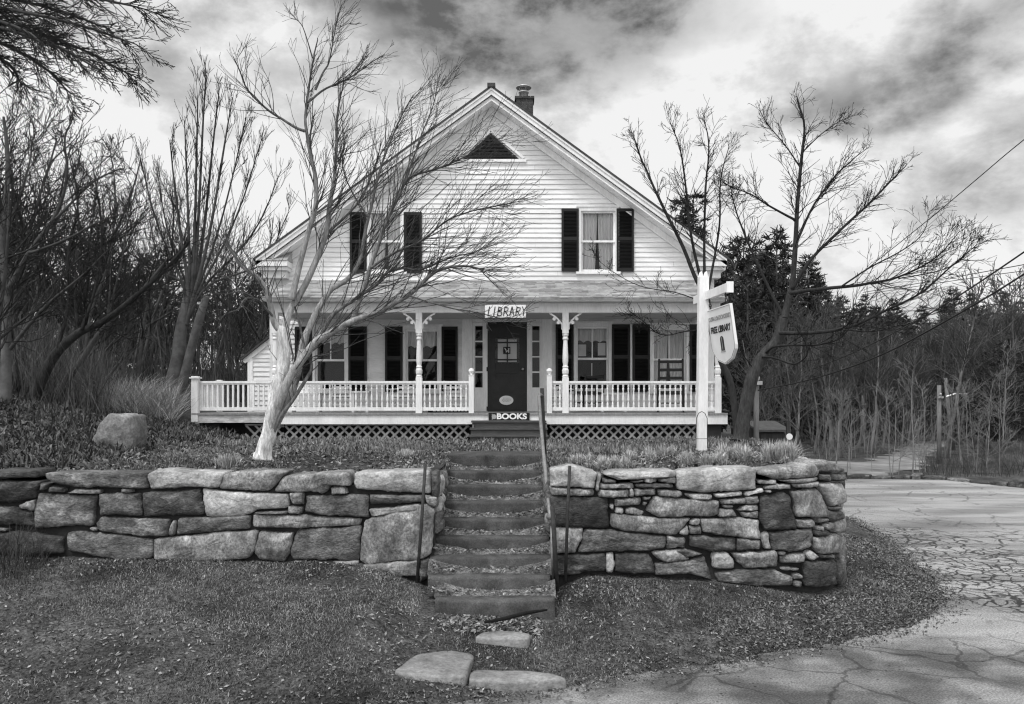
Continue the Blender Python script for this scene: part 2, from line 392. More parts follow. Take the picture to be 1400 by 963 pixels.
def stone_mesh(path, poly, depth, bulge, seed, shrink=.001):
    """poly: outline in (s, z) on the wall face -> a rough block"""
    r = np.random.default_rng(seed)
    poly = np.array(poly, float)
    a = poly[:, 0] @ np.roll(poly[:, 1], -1) - poly[:, 1] @ np.roll(poly[:, 0], -1)
    if a < 0: poly = poly[::-1]
    out = []
    per = np.hypot(*(poly - np.roll(poly, -1, 0)).T).sum(); step = max(.022, per / 70)
    for i in range(len(poly)):
        p, q = poly[i], poly[(i + 1) % len(poly)]; k = max(2, int(np.hypot(*(q - p)) / step))
        for j in range(k): out.append(p + (q - p) * j / k)
    o = np.array(out)
    o = .2 * np.roll(o, 1, 0) + .6 * o + .2 * np.roll(o, -1, 0)
    c = o.mean(0); size = o.max(0) - o.min(0)
    rag = .026 * vnoise(o[:, 0], o[:, 1], 8, seed % 97) + .012 * vnoise(o[:, 0], o[:, 1], 31, seed % 61) + .003 * r.normal(size=len(o))
    dv = o - c; dl = np.hypot(*dv.T)[:, None] + 1e-6
    o = o + dv / dl * (rag[:, None] - shrink)
    m = len(o); rings = []
    md = min(size) / 2
    def ring(f, n):
        q = c + (o - c) * f
        nn = n + (n > -.01) * (np.maximum(-.012, np.min([a + gx * (q[:, 0] - c[0]) + gz * (q[:, 1] - c[1]) for a, gx, gz in fc], axis=0)) + .022 * vnoise(q[:, 0], q[:, 1], 9, seed % 83) + .016 * vnoise(q[:, 0], q[:, 1], 26, seed % 71))
        x, y = path.at(q[:, 0], nn); return np.stack([x, y, q[:, 1]], -1)
    e = min(.011, md * .2); f1 = 1 - .25 * e / max(md, .02); f2 = 1 - .8 * e / max(md, .02)
    fc = [(r.uniform(.0, .04), *(r.normal(size=2) * np.minimum(.16, .03 / np.maximum(size, .05)))) for _ in range(6)]
    for f, n in ((.97, -depth), (1., -.06), (1., -.02), (f1, .006), (f2, .016), (1 - (1 - f2) * .5 - .12, .02 + bulge * .5), (.76, .02 + bulge * .6), (.62, .02 + bulge * .8), (.46, .02 + bulge), (.3, .02 + bulge), (.14, .02 + bulge)):
        rings.append(ring(f, n))
    v = np.concatenate(rings + [rings[-1].mean(0)[None]]); k = len(rings)
    fs = []
    i = np.arange(k - 1)[:, None] * m; jj = np.arange(m)[None]; j2 = (jj + 1) % m
    q = np.stack([i + jj, i + j2, i + m + j2, i + m + jj], -1).reshape(-1, 4)
    b = MB(); b.add(v, [tuple(t) for t in q] + [((k - 1) * m + j, (k - 1) * m + (j + 1) % m, k * m) for j in range(m)] + [tuple(range(m))[::-1]])
    return b

LP = Path([(-14, WY), (-6, WY), (-.86, WY)])
arcpts = [(ARC_X + ARC_R * math.sin(a), WY + ARC_R - ARC_R * math.cos(a)) for a in np.linspace(0, math.pi / 2, 14)]
RP = Path([(.46, WY), (1.5, WY), (3.0, WY)] + arcpts + [(4.15, 10.8), (4.6, 13.4)])
def s_left(px): return (px - CX) * WY / F + 14, WY
def s_right(px):
    if px <= CX + ARC_X * F / WY: return (px - CX) * WY / F - .46, WY
    k = min((px - CX) / F, .4112)
    # where this line of sight meets the rounded corner
    A = 1 + k * k; B = -2 * (k * ARC_X + WY + ARC_R); C = ARC_X ** 2 + (WY + ARC_R) ** 2 - ARC_R ** 2
    y = (-B - math.sqrt(max(0, B * B - 4 * A * C))) / (2 * A)
    a = math.acos(max(-1, min(1, (WY + ARC_R - y) / ARC_R)))
    return ARC_X - .46 + ARC_R * a, y
def tr(off, sc, pts): return [(off[0] + u / sc, off[1] + v / sc) for u, v in pts]
A1 = lambda *p: tr((0, 600), 4.375, p)
A2 = lambda *p: tr((300, 620), 4.375, p)
A4 = lambda *p: tr((740, 600), 4.377, p)
A5 = lambda *p: tr((940, 600), 4.379, p)
PX = lambda *p: list(p)
LEFT = [  # (tone 0..3, capstone?, outline)
 (0, 1, A1((-60, 190), (215, 190), (220, 235), (-60, 235))), (1, 1, A1((262, 205), (870, 205), (888, 298), (450, 290), (330, 265), (270, 240))),
 (3, 1, A1((872, 215), (930, 185), (1335, 205), (1310, 290), (900, 300))), (0, 0, A1((-60, 245), (235, 255), (212, 352), (60, 385), (-60, 380))),
 (1, 0, A1((240, 262), (290, 270), (275, 312), (235, 315))), (1, 0, A1((296, 285), (390, 292), (385, 322), (292, 318))), (1, 0, A1((450, 300), (605, 305), (600, 332), (400, 325))),
 (2, 0, A1((725, 300), (790, 302), (790, 322), (728, 322))), (1, 0, A1((225, 325), (580, 340), (550, 520), (205, 535))), (1, 0, A1((590, 330), (843, 325), (845, 460), (595, 458))),
 (0, 0, A1((850, 322), (1195, 303), (1222, 455), (860, 465))), (2, 0, A1((100, 400), (205, 362), (208, 432), (120, 425))), (0, 0, A1((-60, 398), (95, 405), (200, 440), (200, 522), (-60, 515))),
 (1, 0, A1((600, 466), (1025, 482), (1005, 580), (860, 588), (580, 550), (565, 505))), (2, 0, A1((1030, 492), (1052, 500), (1037, 582), (1010, 580))),
 (1, 0, PX((242.3, 708.4), (342.5, 704.6), (342.5, 723), (300, 727), (240, 731.6))), (1, 0, A1((395, 560), (480, 552), (915, 600), (914, 720), (740, 735), (395, 668))),
 (2, 0, PX((210.5, 737), (300, 727.5), (353, 725), (349, 753), (339, 764), (300, 768), (210, 766))), (1, 0, A1((-60, 525), (70, 535), (60, 556), (-60, 555))),
 (0, 0, A1((110, 548), (370, 588), (380, 690), (-60, 695), (-60, 570))),
 (1, 0, A1((530, 528), (575, 530), (590, 552), (550, 552))),
 (2, 1, A2((5, 130), (120, 105), (410, 108), (300, 222), (5, 212))), (2, 1, A2((385, 135), (775, 110), (795, 195), (670, 190), (640, 238), (325, 228))), (3, 1, A2((800, 115), (1235, 100), (1265, 110), (1262, 240), (805, 212))),
 (2, 0, A2((662, 205), (760, 198), (772, 240), (668, 250))),
 (3, 0, PX((274.5, 667), (300, 671), (346, 674), (395, 675.5), (394.5, 695), (349, 697), (332, 707), (300, 707.5), (281, 706.5))),
 (2, 0, A2((422, 238), (502, 236), (507, 312), (440, 307))), (1, 0, A2((410, 315), (500, 320), (495, 362), (410, 362))), (1, 0, A2((512, 252), (770, 246), (893, 250), (893, 385), (620, 367), (505, 352))),
 (1, 0, A2((900, 246), (1225, 250), (1228, 290), (898, 308))), (3, 0, A2((895, 335), (1200, 300), (1212, 335), (905, 382))), (2, 0, A2((190, 365), (480, 370), (855, 392), (840, 432), (470, 447), (190, 442))),
 (2, 0, A2((242, 465), (448, 475), (415, 605), (385, 650), (250, 640), (210, 592))), (1, 0, A2((470, 450), (852, 434), (835, 640), (700, 638), (430, 638), (420, 585))), (3, 0, A2((440, 645), (832, 642), (832, 685), (470, 685))),
 (2, 0, A2((865, 395), (1230, 302), (1285, 335), (1270, 600), (1220, 632), (870, 668), (838, 640))), (2, 0, A2((845, 668), (1190, 638), (1195, 735), (960, 740), (860, 705))), (1, 0, A2((1200, 638), (1262, 625), (1262, 740), (1198, 780))),
 (1, 0, A2((1268, 112), (1306, 108), (1306, 270), (1268, 252))), (1, 0, A2((225, 350), (410, 345), (405, 362), (200, 360))), (1, 0, A2((1232, 250), (1300, 262), (1300, 325), (1245, 300))),
]
RIGHTW = [
 (3, 1, A4((50, 185), (190, 160), (338, 205), (322, 300), (50, 285))), (2, 0, A4((50, 290), (320, 305), (315, 342), (60, 338))), (2, 0, A4((338, 210), (360, 212), (342, 322), (322, 315))),
 (3, 1, A4((368, 215), (430, 198), (803, 193), (803, 230), (460, 246))), (1, 0, A4((360, 235), (445, 250), (445, 263), (360, 263))), (2, 0, A4((350, 268), (552, 264), (556, 298), (350, 301))),
 (1, 0, A4((538, 256), (615, 240), (615, 258), (560, 266))), (2, 0, A4((618, 232), (690, 235), (690, 256), (618, 260))), (1, 0, A4((695, 235), (810, 232), (808, 268), (698, 260))),
 (1, 0, A4((562, 270), (782, 264), (787, 292), (568, 292))), (2, 0, A4((342, 308), (524, 304), (526, 352), (342, 350))), (3, 0, A4((528, 302), (550, 302), (550, 345), (530, 350))),
 (2, 0, A4((552, 300), (682, 294), (687, 336), (560, 350))), (2, 0, A4((692, 304), (840, 310), (847, 336), (825, 354), (692, 342))),
 (3, 1, PX((925.5, 649), (940, 643), (1033.8, 639), (1034.4, 668.7), (974, 674), (924, 669.5))), (2, 0, PX((935, 675), (974, 676.5), (974, 682.5), (948, 683.8))),
 (0, 0, A4((60, 345), (402, 355), (407, 537), (60, 522))), (2, 0, A4((405, 388), (437, 384), (433, 427), (410, 422))), (2, 0, A4((438, 362), (597, 352), (600, 397), (438, 410))),
 (1, 0, A4((603, 345), (662, 343), (652, 369), (603, 370))), (2, 0, A4((603, 373), (642, 373), (625, 404), (603, 400))), (3, 0, A4((446, 412), (494, 416), (492, 452), (442, 447))), (2, 0, A4((498, 415), (540, 404), (618, 440), (592, 464), (498, 447))),
 (2, 0, PX((882.5, 698), (895, 678.8), (946, 683), (984, 684.3), (983.4, 703.3), (974, 706.4), (940, 706.4), (902, 708))), (2, 0, A4((413, 448), (500, 450), (700, 475), (898, 475), (820, 574), (680, 570), (480, 550), (408, 527))),
 (2, 0, A4((888, 490), (945, 473), (952, 500), (898, 517))), (2, 0, A4((822, 565), (877, 513), (877, 572), (838, 577))), (2, 0, A4((883, 520), (957, 517), (960, 577), (883, 574))), (2, 0, A4((60, 535), (247, 535), (247, 592), (205, 687), (60, 692))),
 (1, 0, A4((252, 543), (400, 545), (752, 585), (747, 652), (640, 672), (500, 674), (213, 682), (250, 600))), (1, 0, A4((755, 585), (867, 590), (867, 657), (755, 660))), (0, 0, A5((6, 578), (130, 580), (297, 592), (292, 671), (130, 671), (8, 642))),
 (0, 0, A4((60, 697), (385, 685), (387, 790), (60, 825))), (3, 0, A4((388, 685), (432, 680), (440, 745), (422, 810), (388, 800))), (0, 0, A4((440, 690), (640, 680), (672, 742), (682, 805), (500, 812), (440, 790))), (2, 0, A4((663, 675), (800, 663), (893, 720), (740, 747), (690, 722))),
 (1, 0, PX((895, 770.5), (943, 765), (963, 760), (974, 793), (954, 787), (940, 783), (895, 787))), (1, 0, PX((922, 751.5), (940, 750.7), (962, 757.4), (943, 762), (930, 762.6))),
 (2, 1, A5((422, 192), (768, 150), (792, 200), (772, 227), (640, 247), (520, 242), (422, 212))), (2, 1, A5((772, 152), (830, 128), (890, 150), (925, 190), (915, 203), (800, 196))),
 (2, 0, A5((428, 250), (532, 245), (527, 272), (428, 274))), (2, 0, A5((540, 247), (782, 230), (782, 252), (620, 270))), (1, 0, A5((790, 208), (852, 210), (852, 252), (790, 252))), (1, 0, A5((855, 208), (925, 203), (930, 247), (857, 252))),
 (2, 0, A5((452, 288), (500, 270), (622, 270), (627, 302), (465, 304))), (2, 0, A5((630, 272), (790, 255), (787, 287), (648, 292))), (3, 0, A5((158, 330), (332, 317), (332, 341), (168, 354))), (3, 0, A5((335, 320), (450, 296), (457, 318), (340, 350))),
 (3, 0, A5((463, 308), (502, 306), (502, 324), (463, 327))), (2, 0, A5((198, 364), (346, 357), (346, 389), (198, 392))), (1, 0, A5((349, 350), (422, 340), (422, 382), (350, 396))), (2, 0, A5((213, 395), (272, 397), (272, 412), (213, 412))),
 (2, 0, A5((298, 430), (340, 404), (417, 394), (420, 427))), (2, 0, A5((183, 420), (270, 415), (302, 466), (180, 470))), (1, 0, A5((305, 436), (422, 432), (424, 477), (330, 474))), (0, 0, A5((423, 345), (575, 314), (612, 345), (652, 537), (455, 550), (433, 480))),
 (2, 0, A5((613, 315), (770, 288), (802, 330), (847, 472), (740, 474), (655, 467), (638, 380))), (3, 0, A5((783, 275), (830, 258), (910, 256), (925, 382), (850, 407), (830, 350))), (2, 0, A5((78, 480), (280, 474), (432, 490), (440, 602), (330, 597), (83, 557))),
 (2, 0, A5((18, 500), (60, 474), (77, 490), (72, 512), (18, 516))), (1, 0, A5((298, 597), (440, 604), (440, 662), (295, 670))), (1, 0, A5((650, 484), (747, 477), (762, 526), (655, 537))), (1, 0, A5((758, 474), (842, 474), (847, 497), (768, 504))),
 (1, 0, A5((845, 432), (905, 428), (915, 482), (850, 497))), (1, 0, A5((845, 408), (915, 398), (915, 425), (850, 428))), (3, 0, A5((440, 565), (480, 558), (502, 667), (453, 657))), (1, 0, A5((483, 560), (742, 535), (747, 647), (650, 677), (500, 667))),
 (0, 0, A5((750, 550), (842, 550), (842, 580), (755, 582))), (2, 0, A5((763, 523), (812, 523), (812, 550), (768, 550))), (1, 0, A5((815, 503), (880, 503), (880, 547), (818, 547))), (2, 0, A5((745, 590), (890, 568), (915, 580), (917, 682), (800, 690), (758, 662))),
 (3, 0, A5((143, 690), (175, 673), (237, 676), (278, 730), (278, 772), (225, 787), (148, 782))), (2, 0, A5((263, 685), (532, 670), (542, 767), (350, 780), (300, 747))), (2, 0, A5((543, 700), (707, 684), (707, 737), (558, 744))), (3, 0, A5((705, 680), (740, 668), (792, 710), (745, 730), (713, 705))),
 (1, 0, A5((548, 775), (600, 758), (670, 775), (662, 792), (568, 792))), (1, 0, A5((628, 806), (684, 813), (684, 837), (628, 840))), (1, 0, A5((628, 848), (680, 850), (680, 885), (628, 885))), (1, 0, A5((168, 800), (350, 785), (520, 785), (632, 827), (627, 880), (400, 885), (178, 855))),
 (0, 0, A5((698, 737), (880, 720), (892, 875), (698, 890))), (1, 0, A5((912, 690), (940, 640), (938, 880), (900, 870))), (1, 0, A5((540, 679), (582, 677), (582, 694), (540, 694))), (1, 0, A5((795, 694), (872, 689), (872, 712), (795, 717))),
 (1, 0, A5((848, 255), (925, 250), (925, 256), (850, 260))), (2, 0, A5((880, 500), (935, 430), (938, 560), (885, 565))),
]
def wall(name, loc, label, path, stones, sfun, seed0):
    w = thing(name, loc, label, 'stone wall')
    for i, (t, cap, pl) in enumerate(stones):
        pts = []
        for px, py in pl:
            s, d = sfun(px); pts.append((s, EYE + (HY - py) * d / F))
        w_ = max(p[0] for p in pts) - min(p[0] for p in pts)
        stone_mesh(path, pts, .42 if cap else .3, .03 if w_ > .25 else .018, seed0 + i).build('capstone' if cap else 'stone', STONES[t], w, smooth=True)
    return w
def courses(path, s0, s1, z0, z1, seed, w, cap=True, thick=.28, hs=(.1, .24), ls=(.18, .6)):
    r = np.random.default_rng(seed); z = z0; k = 0
    while z < z1 - .03:
        h = r.uniform(*hs); last = z + h > z1 - .12
        if last: h = z1 - z
        s = s0
        while s < s1 - .02:
            l = r.uniform(*ls) * (1.4 if last else 1)
            if s + l > s1 - .12: l = s1 - s
            j = lambda: r.normal() * .012
            pts = [(s + .004 + j(), z + .004 + j()), (s + l * .5, z + .004 + j()), (s + l - .004 + j(), z + .004 + j()), (s + l - .004 + j(), z + h - .004 + j()), (s + l * .5, z + h + j()), (s + .004 + j(), z + h - .004 + j())]
            stone_mesh(path, pts, thick + (.2 if last else 0), .025, seed * 100 + k).build('capstone' if last and cap else 'stone', STONES[int(r.choice([0, 1, 1, 2, 2, 3]))], w, smooth=True)
            s += l; k += 1
        z += h
WL = wall('stone_wall', (-5, WY, .5), 'long grey drystone retaining wall of big flat blocks left of the steps', LP, LEFT, s_left, 100)
WR = wall('stone_wall', (2.4, WY, .4), 'rounded drystone retaining wall of mixed small and large stones right of the steps', RP, RIGHTW, s_right, 500)
# beyond the picture's left edge, along both sides of the steps, and back from the rounded corner
courses(LP, 3.5, 8.02, .45, 1.58, 11, WL)
CL = Path([(-.86, WY + .1), (-.9, 10.2), (-.93, 11.5)]); CR = Path([(.44, 11.5), (.45, 10.2), (.46, WY + .1)])
courses(CL, .12, 2.2, .9, 1.56, 12, WL); courses(CR, .1, 2.15, .9, 1.56, 13, WR)
sA = RP.L[-1]
courses(RP, ARC_X - .46 + ARC_R * 1.30, sA, .2, 1.62, 14, WR, hs=(.12, .26), ls=(.25, .8))
def core(name, w, path, s0, s1, z0, z1, inset=.065, th=.35):
    b = MB(); ss = np.linspace(s0, s1, 40); f = np.stack(path.at(ss, -inset), -1); g = np.stack(path.at(ss, -inset - th), -1)
    for i in range(len(ss) - 1):
        q = [f[i], f[i + 1], g[i + 1], g[i]]
        b.prism([(x, y, z0) for x, y in q], (0, 0, z1 - z0))
    return b.build(name, CORE, w)
core('rubble_core', WL, LP, 3.5, 13.1, -.1, 1.5); core('rubble_core', WR, RP, .05, sA, -.1, 1.5)
core('rubble_core', WL, CL, .1, 2.2, .2, 1.5); core('rubble_core', WR, CR, .1, 2.2, .2, 1.5)

# low ledge of stones along the far side of the road
lw = thing('stone_kerb', (12, 24, 0), 'low ragged row of dark stones edging the far side of the cracked road', 'stone kerb')
lp = Path([(17, 19.), (14.3, 22.4), (13.2, 24.8), (10.2, 25.1), (9., 28)][::-1])
r = np.random.default_rng(5); s = .0
while s < lp.L[-1] - .3:
    l = r.uniform(.25, .8); h = r.uniform(.08, .24)
    pts = [(s, -.08), (s + l * .5, -.08), (s + l, -.08), (s + l * .96, h * .8), (s + l * .6, h), (s + l * .2, h * .9), (s, h * .7)]
    stone_mesh(lp, pts, .4, .04, int(s * 1000)).build('stone', STONES[int(r.choice([0, 0, 1]))], lw, smooth=True); s += l + .02

def rock(name, c, sx, sy, sz, seed, m, parent=None, flat=0.):
    bm = bmesh.new(); bmesh.ops.create_icosphere(bm, subdivisions=4, radius=1)
    r = np.random.default_rng(seed); ns = r.normal(size=(11, 3)); ns /= np.linalg.norm(ns, axis=1)[:, None]; dd = r.uniform(.55, .95, 11)
    v = np.array([q.co[:] for q in bm.verts]); f = [[q.index for q in fc.verts] for fc in bm.faces]; bm.free()
    for n, d in zip(ns, dd):
        k = v @ n - d; v = v - np.where(k > 0, k, 0)[:, None] * n * .85
    v += .05 * vnoise(v[:, 0] + v[:, 2], v[:, 1] - v[:, 2], 3, seed)[:, None] * v
    v[:, 2] = np.maximum(v[:, 2], -.6)
    b = MB(); b.add(v * (sx, sy, sz) + np.asarray(c), np.array(f)); return b.build(name, m, parent, smooth=True)
bz = float(h_terr(-6.0, 12.4))
# boulder with a sloping top
bm_c = P(165, 588, 12.4)
b = MB()
prof = [(-.36, 0), (.33, 0), (.38, .3), (.345, .585), (.30, .60), (-.08, .62), (-.26, .47), (-.42, .16)]
bo = thing('boulder', (bm_c[0], 12.4, bz), 'lone pale granite boulder at the edge of the woods left of the porch', 'boulder')
stone_mesh(Path([(bm_c[0] - 3, 12.2), (bm_c[0], 12.2), (bm_c[0] + 3, 12.2)]), [(x * .84 + 3, z * 1.0 + float(h_terr(bm_c[0], 12.2)) - .10) for x, z in prof], .42, .08, 77).build('rock', BOULDER, bo, smooth=True)

# ------------------------------------------------------------------ concrete garden steps and the slab at the road
SX0, SX1 = -.93, .43
st = thing('garden_steps', (-.25, 9.9, .4), 'flight of nine worn concrete steps climbing between the two stone walls', 'steps')
tops = [.40, .553, .691, .847, 1.005, 1.17, 1.334, 1.493, 1.697]
soilb = MB()
for k, z in enumerate(tops):
    d = 8.35 + .39 * k; z0 = z - .17 if k else z - .2
    x0, x1 = SX0 + rng.uniform(-.02, .02), SX1 + rng.uniform(-.02, .02)
    if k == 0: x0 += .12
    back = d + (.46 if k < 8 else .7)
    bm = bmesh.new(); nx = 28
    # worn front edge: bowed slightly, rounded nosing, chipped
    xs = np.linspace(x0, x1, nx); vs = []
    for i, x in enumerate(xs):
        q = (x - x0) / (x1 - x0) * 2 - 1; e = .045 * q * q + .016 * vnoise(x, d, 6, k) + .012 * vnoise(x, d, 19, k + 5); w = .018 * vnoise(x, d, 4, k + 20) + .010 * vnoise(x, d, 17, k + 9)
        vs.append([(x, d + e, z0 - .04), (x, d + e, z - .03 + w), (x, d + e + .008, z - .010 + w), (x, d + e + .028, z + w), (x, d + e + .12, z + .004 + w * .5), (x, back, z + .006)])
    b = MB(); m_ = len(vs[0])
    i = np.arange(nx - 1)[:, None] * m_; j = np.arange(m_ - 1)[None]
    b.add(np.array(vs).reshape(-1, 3), [tuple(t) for t in np.stack([i + j, i + m_ + j, i + m_ + j + 1, i + j + 1], -1).reshape(-1, 4)] + [tuple(range(m_)), tuple(range(nx * m_ - 1, (nx - 1) * m_ - 1, -1))])
    b.build('step', CONCRETE, st, smooth=True)
    if k < 8:   # earth and leaf mould gathered on the tread, deepest at its two ends
        n1, n2 = 24, 6
        X, T = np.meshgrid(np.linspace(x0 - .02, x1 + .02, n1), np.linspace(0, 1, n2))
        q = (X - (x0 + x1) / 2) / (x1 - x0) * 2
        H = z + .012 + (.095 * np.abs(q) ** 2.5 + .010 + .02 * vnoise(X, T, 7, k + 3)) * np.minimum(T * 1.6, 1) - .02 * (T < .1)
        Yy = d + .17 + .05 * vnoise(X, T, 5, k + 40) * (T < .1) + T * .29
        i = np.arange(n2 - 1)[:, None] * n1; j = np.arange(n1 - 1)[None]
        soilb.add(np.stack([X, Yy, H], -1).reshape(-1, 3), np.stack([i + j, i + j + 1, i + n1 + j + 1, i + n1 + j], -1).reshape(-1, 4))
tag(soilb.build('leaf_mould', MOULD, smooth=True), 'dark soil and leaf mould gathered on the treads of the concrete steps', 'soil', kind='stuff')

sl = thing('stepping_slab', (-.35, 7.2, .1), 'wide pale stone slab lying at the road edge below the steps', 'slab')
def slab(pts, z0, z1, name, m, parent, seed):
    """flat stone with a ragged outline"""
    o = []
    for i in range(len(pts)):
        p, q = np.array(pts[i]), np.array(pts[(i + 1) % len(pts)]); k = max(2, int(np.hypot(*(q - p)) / .05))
        for j in range(k): o.append(p + (q - p) * j / k)
    o = np.array(o)
    for _ in range(2): o = .25 * np.roll(o, 1, 0) + .5 * o + .25 * np.roll(o, -1, 0)
    o += .03 * np.stack([vnoise(o[:, 0], o[:, 1], 5, seed), vnoise(o[:, 0], o[:, 1], 5, seed + 1)], -1)
    c = o.mean(0); n = len(o); V = []
    for f, z in ((1.0, z0), (1.01, (z0 + z1) / 2), (1., z1 - .02), (.985, z1 - .004), (.9, z1), (.6, z1 + .006), (.3, z1 + .006)):
        q = c + (o - c) * f; V.append(np.column_stack([q, z + .012 * vnoise(q[:, 0], q[:, 1], 6, seed) * (z > z0)]))
    V = np.concatenate(V + [V[-1].mean(0)[None]]); k = 7
    i = np.arange(k - 1)[:, None] * n; j = np.arange(n)[None]; j2 = (j + 1) % n
    b = MB(); b.add(V, [tuple(t) for t in np.stack([i + j, i + j2, i + n + j2, i + n + j], -1).reshape(-1, 4)] + [((k - 1) * n + t, (k - 1) * n + (t + 1) % n, k * n) for t in range(n)])
    return b.build(name, m, parent, smooth=True)
slab([(-1.04, 6.98), (-.72, 6.88), (-.39, 6.87), (-.37, 7.2), (-.36, 7.5), (-.62, 7.6), (-.90, 7.48)], -.06, .125, 'slab_piece', SLAB, sl, 3)
slab([(-.385, 6.87), (.05, 6.85), (.5, 6.9), (.40, 7.03), (.12, 7.14), (-.36, 7.15)], -.06, .088, 'slab_piece', SLAB, sl, 8)
tag(slab([(-.36, 7.75), (.16, 7.72), (.18, 7.93), (.02, 8.0), (-.3, 8.0)], .0, .192, 'stepping_stone', SLAB, None, 21), 'small flat stone sunk in the path just below the bottom step', 'stepping stone')
b = MB(); q = [P(662, 851, 7.85), P(690, 846, 7.9), P(720, 838, 8.0), P(748, 834, 8.1)]; b.tube(q, [.012, .02, .02, .01], 6)
tag(b.build('fallen_branch', BARK, smooth=True), 'short dark fallen stick lying against the bottom concrete step', 'stick')

# ------------------------------------------------------------------ pipe handrail and iron rods
hr = thing('handrail', P(745, 622, 12.2), 'bent metal pipe handrail on two posts along the right of the concrete steps', 'handrail')
b = MB(); b.tube([P(745, 623, 12.1), P(742.5, 570, 12.1), P(741, 531, 12.1)], .030, 10); b.build('post', IRON, hr, smooth=True)
b = MB(); b.tube([P(762, 808, 8.9), P(758, 740, 8.9), P(755, 692, 8.9)], .026, 10); b.build('post', IRON, hr, smooth=True)
b = MB(); b.tube([P(741.5, 541, 12.1), P(738, 540, 12.0), P(736.8, 543, 11.9), P(739, 575, 11.2), P(743, 620, 10.4), P(748, 668, 9.6), P(752.5, 708, 9.0), P(753.5, 716, 8.97)], .024, 10); b.build('rail', RAILPIPE, hr, smooth=True)
b = MB(); b.tube([P(749.5, 707, 8.98), P(757, 707, 8.9)], .03, 10); b.build('coupling', RAILPIPE, hr, smooth=True)
b = MB(); b.tube([P(753.8, 720, 9.0), P(755.2, 795, 9.0)], .014, 8); b.build('brace', RAILPIPE, hr, smooth=True)
for pts, lab in (([P(570, 797, 9.02), P(576, 720, 9.06), P(581.5, 636, 9.1)], 'thin leaning iron rod against the left stone wall beside the steps'), ([P(773, 795, 9.02), P(776, 700, 9.06), P(779, 637, 9.1)], 'thin upright iron rod against the right stone wall beside the handrail')):
    b = MB(); b.tube(pts, .018, 8); tag(b.build('iron_rod', IRON, smooth=True), lab, 'iron rod', 'iron rods by the steps')
# ------------------------------------------------------------------ the house
YW = 18.6; SW = F / YW
wx = lambda px: (px - CX) / SW
wz = lambda py: EYE + (HY - py) / SW
def fx(px, d): return (px - CX) * d / F
def fz(py, d): return EYE + (HY - py) * d / F
HX0, HX1, HC = -5.56, 4.63, -.465
ZA, SL, HWID = 9.50, .727, 5.3
YB = 25.8
house = thing('library_house', (HC, YW, 2.2), 'white clapboard house with a steep front gable and full width porch', 'house')
zroof = lambda x: ZA - SL * abs(x - HC)

def clap(b, y, x0, x1, z0, z1, openings=(), exp=.112, xf=None, axis=0):
    """lapped boards facing -y (axis 0) or +-x"""
    z = z0
    while z < z1 - 1e-4:
        zt = min(z + exp, z1)
        cuts = sorted({z, zt} | {q for o in openings for q in (o[2], o[3]) if z < q < zt})
        for a, c in zip(cuts[:-1], cuts[1:]):
            iv = [(x0, x1) if xf is None else xf((a + c) / 2)]
            for o in openings:
                if o[2] < (a + c) / 2 < o[3]:
                    nv = []
                    for p, q in iv:
                        if o[1] <= p or o[0] >= q: nv.append((p, q)); continue
                        if o[0] > p: nv.append((p, o[0]))
                        if o[1] < q: nv.append((o[1], q))
                    iv = nv
            ya = y - .030 + .024 * (a - z) / exp; yc = y - .030 + .024 * (c - z) / exp
            for p0, q0 in iv:
                if q0 - p0 < .01: continue
                jn = p0 + (q0 - p0) * random.uniform(.25, .75)
                for p, q in ([(p0, jn - .0025), (jn + .0025, q0)] if q0 - p0 > 2.2 else [(p0, q0)]):
                    jo = random.uniform(-.002, .002)
                    v = [(p, ya + jo, a), (q, ya + jo, a), (q, yc, c), (p, yc, c), (p, y + .01, a), (q, y + .01, a), (q, y + .01, c), (p, y + .01, c)]
                    b.add(v, np.array([(0, 1, 2, 3), (4, 0, 3, 7), (1, 5, 6, 2), (4, 5, 1, 0), (3, 2, 6, 7)]))
        z = zt
O = lambda a, b_, c, d: (wx(a), wx(b_), wz(d), wz(c))
WIN_UP = [O(505, 550, 289, 371), O(794, 841, 289, 371)]
WIN_LO = [O(431, 473, 451, 534), O(555, 600, 451, 534), O(787.5, 832, 447, 534), O(891.5, 938, 449, 534)]
DOOR = (wx(632), wx(755), 2.2, wz(432))
zE = zroof(HC + HWID)
b = MB()
clap(b, YW, HX0, HX1, 2.2, zE - .1, WIN_UP + WIN_LO + [DOOR])
b2z = 2.2 + .112 * math.ceil((zE - .1 - 2.2) / .112)
clap(b, YW, HX0, HX1, zE - .1, ZA - .3, WIN_UP, xf=lambda z: (max(HX0, HC - (ZA - .16 - z) / SL), min(HX1, HC + (ZA - .16 - z) / SL)))
for o in ():
    pass
b.build('front_wall', SIDING, house)
# the upper windows reach above the eaves line only on the lower band; side and rear walls
b = MB()
for x, s in ((HX0, 1), (HX1, -1)):
    z = 1.5
    while z < zE - .05:
        zt = min(z + .112, zE - .05)
        xa, xb = x - s * .022, x - s * .006
        b.add([(xa, YW, z), (xa, YB, z), (xb, YB, zt), (xb, YW, zt), (x + s * .05, YW, z), (x + s * .05, YB, z)], np.array([(0, 1, 2, 3), (0, 4, 5, 1)]))
        z = zt
b.box(HX0, HX1, YB - .1, YB, 1.5, zE)
b.prism([(HX0, YB - .1, zE), (HX1, YB - .1, zE), (HC, YB - .1, ZA - .2)], (0, .1, 0))
b.build('side_wall', SIDING, house)
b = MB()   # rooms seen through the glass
b.box(HX0 + .06, HX1 - .06, YW + 3.2, YW + 3.3, 2.1, 4.6); b.box(HC - 3.6, HC + 3.6, YW + 3.2, YW + 3.3, 4.75, 6.6)
